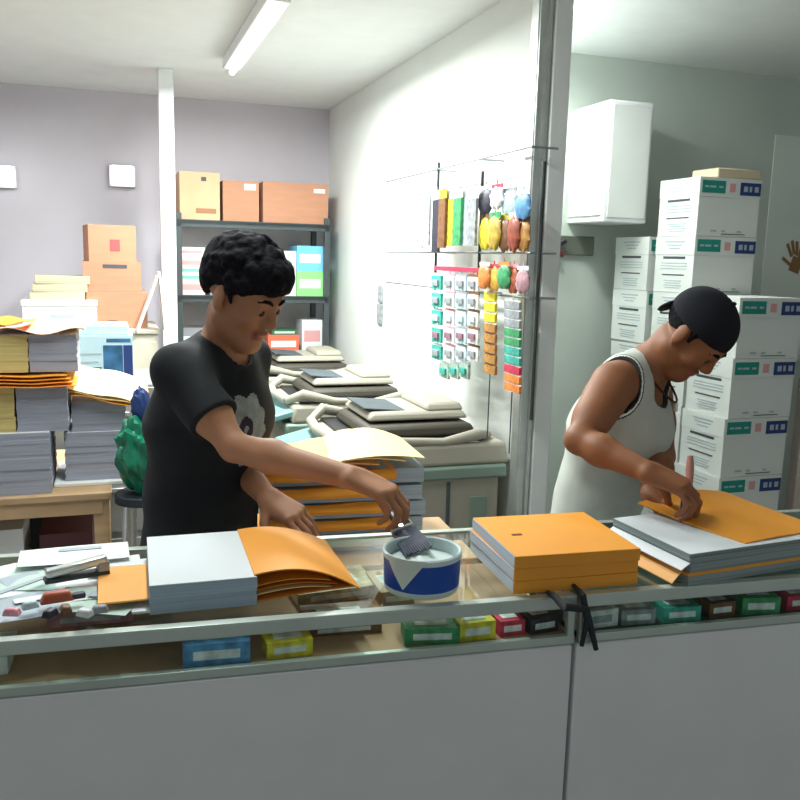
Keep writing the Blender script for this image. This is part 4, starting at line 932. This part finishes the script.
def make_person(cfg):
    rB = V((-math.sin(cfg['yaw']), -math.cos(cfg['yaw']), 0)); fB = V((math.cos(cfg['yaw']), -math.sin(cfg['yaw']), 0))
    SCn, PV = V(cfg['shoulders']), V(cfg['pelvis']); fr = cfg['head']
    root = empty('person', (PV[0], PV[1], 0), cfg['label'], 'person'); org = (PV[0], PV[1], 0)
    up = nrm(SCn - PV); lat = rB; fT = np.cross(up, lat)      # torso frame (fT forward)
    fT = fT if fT @ fB > 0 else -fT
    sw = cfg.get('sw', .160); waist = PV + (SCn - PV) * .36; chest = PV + (SCn - PV) * .74 + fT * .006
    RS, LS = V(cfg['rs']) if 'rs' in cfg else SCn + rB * sw, SCn - rB * sw
    torso = [(cap(PV - up * .02, waist, .098, .088, lat, 1.45), .05), (cap(waist, chest, .088, .104, lat, 1.42), .05),
             (cap(chest, SCn - up * .035, .104, .070, lat, 1.65), .05)]
    yoke = [(cap(SCn + (RS - SCn) * .55 + up * .008, RS, .048, .047), .05), (cap(SCn + (LS - SCn) * .55 + up * .008, LS, .048, .052), .05)]
    nb = SCn + up * .0 + fT * .014; nt = H(fr, (0, -.022, -.060))
    neck = [(cap(nb, nt, .047, .042), .03), (cap(nb + rB * .07 - up * .012, nb + (nt - nb) * .22, .034, .036), .05), (cap(nb - rB * .07 - up * .012, nb + (nt - nb) * .22, .034, .036), .05)]
    RE, RW, LE, LW = V(cfg['re']), V(cfg['rw']), V(cfg['le']), V(cfg['lw'])
    def arm(S, E_, W_):
        ex = nrm(E_ - S); 
        return [(cap(S, E_, .046, .032), .03), (cap(S + (E_ - S) * .3, S + (E_ - S) * .6, .046, .042), .03), (cap(E_, E_ + (W_ - E_) * .35, .031, .034), .012), (cap(E_ + (W_ - E_) * .35, W_, .034, .0235), .02)]
    arms = arm(RS, RE, RW) + arm(LS, LE, LW)
    legs = []; feet = []
    hz = PV[2] - .03
    for s in (-1, 1):
        hp = V((PV[0], PV[1], hz)) + rB * s * .085; kn = V((PV[0], PV[1], .47)) + rB * s * .10 + fB * .02; an = V((PV[0], PV[1], .085)) + rB * s * .11 - fB * .01
        legs += [(cap(hp, kn, .082, .055), .04), (cap(kn, an, .054, .036), .02), (cap(an - V((0, 0, .035)) - fB * .03, an - V((0, 0, .055)) + fB * .12, .032, .024), .03)]
        feet.append((an, s))
    hr, tr = hand_prims(RW, *cfg['rh'][:2], True, *cfg['rh'][2:]); hl, tl = hand_prims(LW, *cfg['lh'][:2], False, *cfg['lh'][2:])
    allp = torso + yoke + neck + arms + legs + head_prims(fr) + hr + hl
    lo = np.min([p[0][1] for p in allp], 0) - .02; hi = np.max([p[0][2] for p in allp], 0) + .02; lo[2] = max(lo[2], -.0)
    F_ = Field(lo, hi, cfg.get('h', .0036))
    for p, k in torso + yoke + neck + arms + legs: F_.op(p, k)
    # the head and each hand are blended as whole shapes so that features stay crisp
    for p, k in head_prims(fr): F_.op(p, k)
    for s in (-1, 1): F_.op(ell(H(fr, (s * .031, .098, .012)), [x * fr[2] for x in (.017, .012, .006)], fr[1]), .008, 'sub')
    F_.op(ell(H(fr, (0, .100, -.058)), [x * fr[2] for x in (.019, .006, .0012)], fr[1]), .003, 'sub')
    for p, k in hr + hl: F_.op(p, k)
    P, Q = F_.mesh(); del F_
    Rm = fr[1]
    def skinmat(c):
        l = (c - fr[0]) @ Rm / fr[2]
        lips = (np.abs(l[:, 0]) < .023 - 8 * (l[:, 2] + .058) ** 2) & (np.abs(l[:, 2] + .058) < .0085) & (l[:, 1] > .075)
        return lips * 1
    build_np('body', P, Q, [cfg['skin'], cfg['lips']], root, org, skinmat, 1)
    # eyes, brows
    for s in (-1, 1):
        ey = H(fr, (s * .031, .0803, .0005)) - V(org)
        MB().ellip(tuple(ey), (.0088 * fr[2],) * 3, 10).build('eye', M('eye_dark', (.02, .014, .01), .2), root)
        pts = [tuple(H(fr, (s * x, y, z)) - V(org)) for x, y, z in ((.012, .0880, .024), (.025, .0870, .030), (.038, .0815, .030), (.049, .0715, .023))]
        MB().tube(pts, [.0035, .0048, .0045, .002], 6).build('eyebrow', M('hair_black', (.006, .006, .009), .85, var=.4, scale=90, spec=.15, bump=.5), root)
    # clothes
    cfg['clothes'](dict(root=root, org=org, torso=torso, yoke=yoke, neck=neck, arms=arms, RS=RS, LS=LS, RE=RE, LE=LE, nb=nb, nt=nt, up=up, fT=fT, lat=lat, SC=SCn, PV=PV, chest=chest, fr=fr, fB=fB, rB=rB))
    # trousers
    lo = PV - .30; hi = PV + .30; lo[2] = .06; hi[2] = PV[2] + .16
    F_ = Field(lo, hi, .006)
    for p, k in legs: F_.op(p, .05, inflate=.014)
    F_.op(torso[0][0], .05, inflate=.006)
    F_.cut(lambda X, Y, Z: Z - (PV[2] + .10) + 0 * X + 0 * Y); F_.cut(lambda X, Y, Z: .075 - Z + 0 * X + 0 * Y); F_.ripple(.003, 26)
    P, Q = F_.mesh(); build_np('trousers', P, Q, [cfg['trousers']], root, org, None, 2)
    for an, s in feet:
        a = an - V(org); 
        F_ = Field(a + V((-.2, -.2, -.09)), a + V((.2, .2, .03)), .005)
        F_.op(cap(a - V((0, 0, .035)) - fB * .04, a - V((0, 0, .045)) + fB * .14, .042, .038, V((0, 0, 1)), .9), .03)
        F_.cut(lambda X, Y, Z: -Z + .0 * X + 0 * Y + .0005); F_.cut(lambda X, Y, Z: Z - .075 + 0 * X + 0 * Y)
        P, Q = F_.mesh(); o = build_np('shoe', P, Q, [M('dark_shoe', srgb(40, 38, 36), .6)], root, (0, 0, 0), None, 1)
    return root, tr, tl

def ffull(cfg_pts, pad=.12, h=.0045):
    P = np.array(cfg_pts); return Field(P.min(0) - pad, P.max(0) + pad, h)

# --- man in the black shirt
def shirt_black(d):
    F_ = ffull([d['PV'] - V((0, 0, .08)), d['SC'], d['RS'], d['LS'], d['RS'] + (d['RE'] - d['RS']) * .8, d['LS'] + (d['LE'] - d['LS']) * .8], .19)
    for p, k in d['torso']: F_.op(p, k, inflate=.014)
    for p, k in d['yoke']: F_.op(p, k, inflate=.007)
    F_.op(cap(d['PV'] - d['up'] * .05, d['chest'] + d['up'] * .01, .116, .113, d['lat'], 1.34), .05)
    F_.op(cap(d['nb'], d['nb'] + (d['nt'] - d['nb']) * .35, .066, .058), .05)
    for S, E_ in ((d['RS'], d['RE']), (d['LS'], d['LE'])):
        e_ = S + (E_ - S) * .66; F_.op(cap(S, e_ + (E_ - S) * .25, .050, .061), .03)
    F_.ripple(.0028, 34, 1.0)
    for S, E_ in ((d['RS'], d['RE']), (d['LS'], d['LE'])):
        a = nrm(E_ - S); e_ = S + (E_ - S) * .66
        q = F_.sl(e_ - .12, e_ + .12); X, Y, Z = F_.grid(q)
        pl = (X - e_[0]) * a[0] + (Y - e_[1]) * a[1] + (Z - e_[2]) * a[2]
        # only near this arm's axis, so the torso is not cut
        ax_ = np.sqrt(np.maximum((X - e_[0]) ** 2 + (Y - e_[1]) ** 2 + (Z - e_[2]) ** 2 - pl ** 2, 0)) - .085
        tor = np.minimum(np.minimum(d['torso'][1][0][0](X, Y, Z), d['torso'][2][0][0](X, Y, Z)), d['torso'][0][0][0](X, Y, Z)) - .016
        F_.F[q] = np.maximum(F_.F[q], -np.maximum(np.maximum(-pl, ax_), -tor))
    nk = cap(d['nb'] + d['fT'] * .022 + d['up'] * .030, d['nt'] + d['fT'] * .02, .055, .085); F_.op(nk, .006, 'sub')
    F_.cut(lambda X, Y, Z: (d['PV'][2] - .05) - Z + 0 * X + 0 * Y)
    P, Q = F_.mesh()
    pc = d['chest'] + d['fT'] * .11 + d['up'] * (-.005) + d['lat'] * .045
    def mf(c):
        r_ = c - pc; a = r_ @ d['lat']; b = r_ @ d['up']; f = r_ @ d['fT'] > -.09
        rr = np.sqrt(a * a + (b * .75) ** 2) + .006 * np.sin(9 * np.arctan2(b, a)); r2 = np.sqrt((a - .012) ** 2 + ((b - .005) * .8) ** 2)
        blob = (rr < .062) & f; hole = (r2 < .023) & f; inner = (r2 < .007) & f
        return blob * 1 + (hole & ~inner) * 1
    build_np('shirt', P, Q, [M('black_cotton', srgb(13, 18, 25), .9, var=.15, scale=14), M('shirt_print_grey', srgb(150, 158, 156), .8, var=.25, scale=40), M('shirt_print_purple', srgb(40, 30, 52), .8)], d['root'], d['org'], mf, 2)
    fr = d['fr']
    F_ = Field(fr[0] - .2, fr[0] + .2, .0032)
    F_.op(ell(H(fr, (0, -.024, .046)), (.084, .101, .089), fr[1]), .01)
    F_.op(ell(H(fr, (0, .040, .076)), (.064, .060, .046), fr[1]), .03); F_.op(ell(H(fr, (0, -.062, .006)), (.064, .042, .052), fr[1]), .03)
    rg = random.Random(11)
    for _ in range(230):
        a_, b_ = rg.uniform(0, 2 * math.pi), rg.uniform(-.35, 1.0); c_2 = math.sqrt(1 - b_ * b_)
        F_.op(ell(H(fr, (.080 * c_2 * math.cos(a_), -.012 + .100 * c_2 * math.sin(a_), .048 + .084 * b_)), [rg.uniform(.009, .0135)] * 3, fr[1]), .006)
    X, Y, Z = F_.grid((slice(None),) * 3); Rm = fr[1]
    lx = [(X - fr[0][0]) * Rm[0, i] + (Y - fr[0][1]) * Rm[1, i] + (Z - fr[0][2]) * Rm[2, i] for i in range(3)]
    F_.F += (.0036 * np.sin(95 * lx[0] + 2 * np.sin(60 * lx[2])) * np.sin(88 * lx[1] + 2 * np.sin(70 * lx[0])) * np.sin(90 * lx[2] + 1)).astype(np.float32)
    zc_ = np.where(lx[1] > .03, .014 + (lx[1] - .03) * .62, np.where(lx[1] > -.03, .010, .010 + (lx[1] + .03) * 1.1))
    zc_ = np.maximum(zc_ + .004 * np.sin(130 * lx[0] + 1) + .003 * np.sin(210 * lx[0]), -.068)
    F_.F = np.maximum(F_.F, (zc_ - lx[2]) * .8).astype(np.float32)
    for s in (-1, 1): F_.op(cap(H(fr, (s * .080, .020, .010)), H(fr, (s * .071, .024, -.006)), .006, .004), .008)
    P, Q = F_.mesh(); build_np('hair', P, Q, [M('hair_black', (0, 0, 0))], d['root'], d['org'], None, 1)

def undershirt(d):
    F_ = ffull([d['PV'] - V((0, 0, .08)), d['SC'], d['RS'], d['LS']], .17, .0032)
    for p, k in d['torso']: F_.op(p, k, inflate=.013)
    for p, k in d['yoke']: F_.op(p, k, inflate=.006)
    for p, k in d['neck'][1:]: F_.op(p, k, inflate=.004)
    F_.ripple(.003, 30, 2.0)
    cuts = []
    for S, s in ((d['RS'], 1), (d['LS'], -1)):
        S2 = S + d['lat'] * s * .012
        cuts.append(cap(S2 - d['up'] * .008 + d['fT'] * .004, S2 + d['up'] * .06, .060, .060, d['fT'], 1.05))
    cuts.append(cap(d['nb'] + d['fT'] * .055 + d['up'] * .015, d['nt'] + d['fT'] * .05, .066, .10)); cuts.append(cap(d['nb'] + d['fT'] * .13 - d['up'] * .02, d['nb'] + d['fT'] * .1 + d['up'] * .05, .05, .07))
    for c_ in cuts: F_.op(c_, .006, 'sub')
    F_.cut(lambda X, Y, Z: (d['PV'][2] - .07) - Z + 0 * X + 0 * Y)
    P, Q = F_.mesh()
    def mf(c):
        m = np.zeros(len(c), int)
        for c_ in cuts[:2]:
            dd = c_[0](c[:, 0], c[:, 1], c[:, 2]); m[(dd > -.002) & (dd < .006)] = 1; m[(dd >= .006) & (dd < .012)] = 2; m[(dd >= .012) & (dd < .016)] = 1
        for c_ in cuts[2:3]:
            dd = c_[0](c[:, 0], c[:, 1], c[:, 2]); m[(dd > -.002) & (dd < .006)] = 1
        return m
    build_np('undershirt', P, Q, [M('undershirt_cotton', srgb(198, 204, 196), .85, var=.04, scale=20), M('dark_piping', srgb(40, 44, 48), .8), M('white_piping', srgb(240, 244, 240), .8)], d['root'], d['org'], mf, 2)
    fr = d['fr']; Rm = fr[1]
    def loc(F_):
        X, Y, Z = F_.grid((slice(None),) * 3)
        return [((X - fr[0][0]) * Rm[0, i] + (Y - fr[0][1]) * Rm[1, i] + (Z - fr[0][2]) * Rm[2, i]) / fr[2] for i in range(3)]
    F_ = Field(fr[0] - .18, fr[0] + .18, .0034); F_.op(ell(H(fr, (0, -.020, .033)), [x * fr[2] for x in (.0765, .0955, .083)], fr[1]), .01)
    l = loc(F_); zc_ = np.maximum(np.where(l[1] > .0, .012 + .3 * l[1], .012 + l[1] * .95), -.066)
    F_.F = np.maximum(F_.F, (zc_ - l[2]) * .8).astype(np.float32)
    for s in (-1, 1): F_.op(cap(H(fr, (s * .0745, .014, .034)), H(fr, (s * .071, .018, .000)), .007, .005), .006)
    P, Q = F_.mesh(); build_np('hair', P, Q, [M('hair_black', (0, 0, 0))], d['root'], d['org'], None, 1)
    # cap worn backwards: crown, peak over the nape, button
    F_ = Field(fr[0] - .2, fr[0] + .2, .0034); F_.op(ell(H(fr, (0, -.014, .037)), [x * fr[2] for x in (.084, .101, .089)], fr[1]), .01)
    l = loc(F_); F_.F = np.maximum(F_.F, (.024 + .20 * l[1] - l[2]) * .9).astype(np.float32)
    P, Q = F_.mesh(); capo = build_np('cap', P, Q, [M('cap_navy_cloth', srgb(16, 19, 30), .95, var=.15, scale=20)], d['root'], d['org'], None, 1)
    F_ = Field(fr[0] - .26, fr[0] + .26, .0034)
    F_.op(ell(H(fr, (0, -.104, -.018)), (.044, .030, .0075), fr[1] @ np.array(Euler((1.45, 0, 0)).to_matrix())), .01)
    P, Q = F_.mesh(); build_np('cap_peak', P, Q, [M('cap_navy_cloth', (0, 0, 0))], capo, (0, 0, 0), None, 1).data.transform(Matrix.Translation((-d['org'][0], -d['org'][1], 0)))
    MB().ellip(tuple(H(fr, (0, -.014, .127)) - V(d['org'])), (.008, .008, .005), 8).build('cap_button', M('cap_navy_cloth', (0, 0, 0)), capo)
    # necklace with a white pendant
    nb = d['nb']; pts = []
    for i in range(13):
        a = math.pi * (i / 12 - .5); w_ = math.cos(a)
        pts.append(tuple(nb + d['lat'] * .062 * math.sin(a) + d['fT'] * (.030 + .078 * w_) + d['up'] * (.035 - .062 * w_) - V(d['org'])))
    nk = MB().tube(pts, .0028, 8).build('necklace', M('dark_cord', srgb(60, 30, 25), .8), d['root'])
    MB().box(tuple(Vector(pts[6]) - Vector((0, 0, .012))), (.008, .014, .022)).build('pendant', white_card, nk, .002)

skinL = M('skin_tan', srgb(166, 116, 84), .62, var=.06, scale=10, sss=.12)
skinR = M('skin_brown', srgb(150, 96, 62), .58, var=.08, scale=10, sss=.12)
lipsL = M('lips_brownish', srgb(158, 88, 76), .45); jeans = M('dark_denim', srgb(34, 42, 58), .85, var=.15, scale=30); shorts = M('grey_trouser_cloth', srgb(70, 76, 80), .85, var=.1, scale=20)
grip = [(.5, .8, .5), (.55, .85, .55), (.6, .9, .6), (.65, .9, .6)]
hold = [(.30, .45, .3), (.38, .55, .35), (.5, .65, .4), (.6, .7, .45)]
relax = [(.25, .25, .15), (.3, .3, .2), (.3, .35, .2), (.35, .35, .25)]
YL = math.radians(20)
handR = ay(350, 477, 1.64); LWp = ay(268, 498, 1.86)
rootL, tipsR, _ = make_person(dict(label='man in a black T-shirt, dipping a brush into the blue tub', yaw=YL,
    sw=.146, shoulders=ay(214, 363, 2.02), pelvis=ay(200, 548, 2.06), head=head_frame(ay(243, 294, 1.97), math.radians(25), math.radians(29)),
    re=ay(234, 447, 1.775), rw=handR, le=ay(236, 462, 2.10), lw=LWp,
    rh=((.88, -.25, -.28), (-.35, .12, -.85), grip, (.55, .30)), lh=((.75, -.45, -.30), (-.1, .2, -1), relax, (.25, .1)),
    skin=skinL, lips=lipsL, trousers=jeans, clothes=shirt_black))
YR = math.radians(30)
RWr = ay(645, 471, 1.75)
rootR, tipsR2, tipsL2 = make_person(dict(label='man in a backward dark cap and white sleeveless undershirt, bending over his work', yaw=YR,
    shoulders=ay(632, 377, 2.13), pelvis=ay(584, 548, 2.22), head=head_frame(ay(695, 334, 2.04), math.radians(40), math.radians(54), 0, .885),
    re=ay(579, 440, 1.87), rw=RWr, le=ay(662, 456, 2.13), lw=ay(650, 494, 1.86),
    rh=((.86, -.25, -.30), (-.2, .2, -.9), grip, (.6, .35)), lh=((.80, -.35, -.35), (-.1, .1, -1), relax, (.25, .1)),
    skin=skinR, lips=lipsL, trousers=shorts, clothes=undershirt))
def brush(name, top, tip, label, m_handle, m_br, wd_):
    top = V(top); tip = V(tip); d = nrm(tip - top); L = np.linalg.norm(tip - top)
    r = empty(name, top, label, 'brush'); r.rotation_mode = 'QUATERNION'; r.rotation_quaternion = Vector((0, 0, -1)).rotation_difference(Vector(d))
    MB().tube([(0, 0, .0), (0, 0, -L * .2), (0, 0, -L * .45), (0, 0, -L * .55)], [.006, .009, .007, .010], 10).build('handle', m_handle, r)
    t = MB().box((0, 0, -L * .57), (wd_, .014, L * .10)); t.build('ferrule', alu, r, .003)
    t = MB(); n_ = 12
    for i in range(n_):
        x = (i / (n_ - 1) - .5) * wd_ * .95; t.tube([(x, 0, -L * .64), (x * 1.1, 0, -L * .85), (x * 1.15 , .002, -L * (1.0 - .01 * (i % 3)))], [wd_ / n_ * .8, wd_ / n_ * .85, wd_ / n_ * .45], 6)
    t.build('bristles', m_br, r)
kn = (V(tipsR[0]) + V(tipsR[4])) / 2
tubc = V((TCN.x, TCN.y, TOP)); tp = tubc + V((-.005, .0, .068))
brush('glue_brush', kn - nrm(tp - kn) * .11, tp, 'dark flat glue brush held over the blue tub by the man in black', cK, M('dark_bristle', srgb(60, 66, 84), .7, var=.3, scale=60), .046)
kn2 = (V(tipsR2[0]) + V(tipsR2[4])) / 2
tp2 = V(az(688, 519, .95 + .0032 + .066)); 
brush('paste_brush', kn2 + V((.016, .0, .115)), tp2, 'brush with a pinkish handle and blue bristles held by the man in the cap', M('pink_handle', srgb(190, 130, 120), .5), M('blue_bristle', srgb(60, 90, 130), .7, var=.3, scale=60), .03)
print('TIPS', kn, kn2, tp, tp2, 'arms', [np.linalg.norm(V(a) - V(b)) for a, b in ((ay(236, 455, 1.76), handR), (ay(579, 440, 1.87), RWr))])
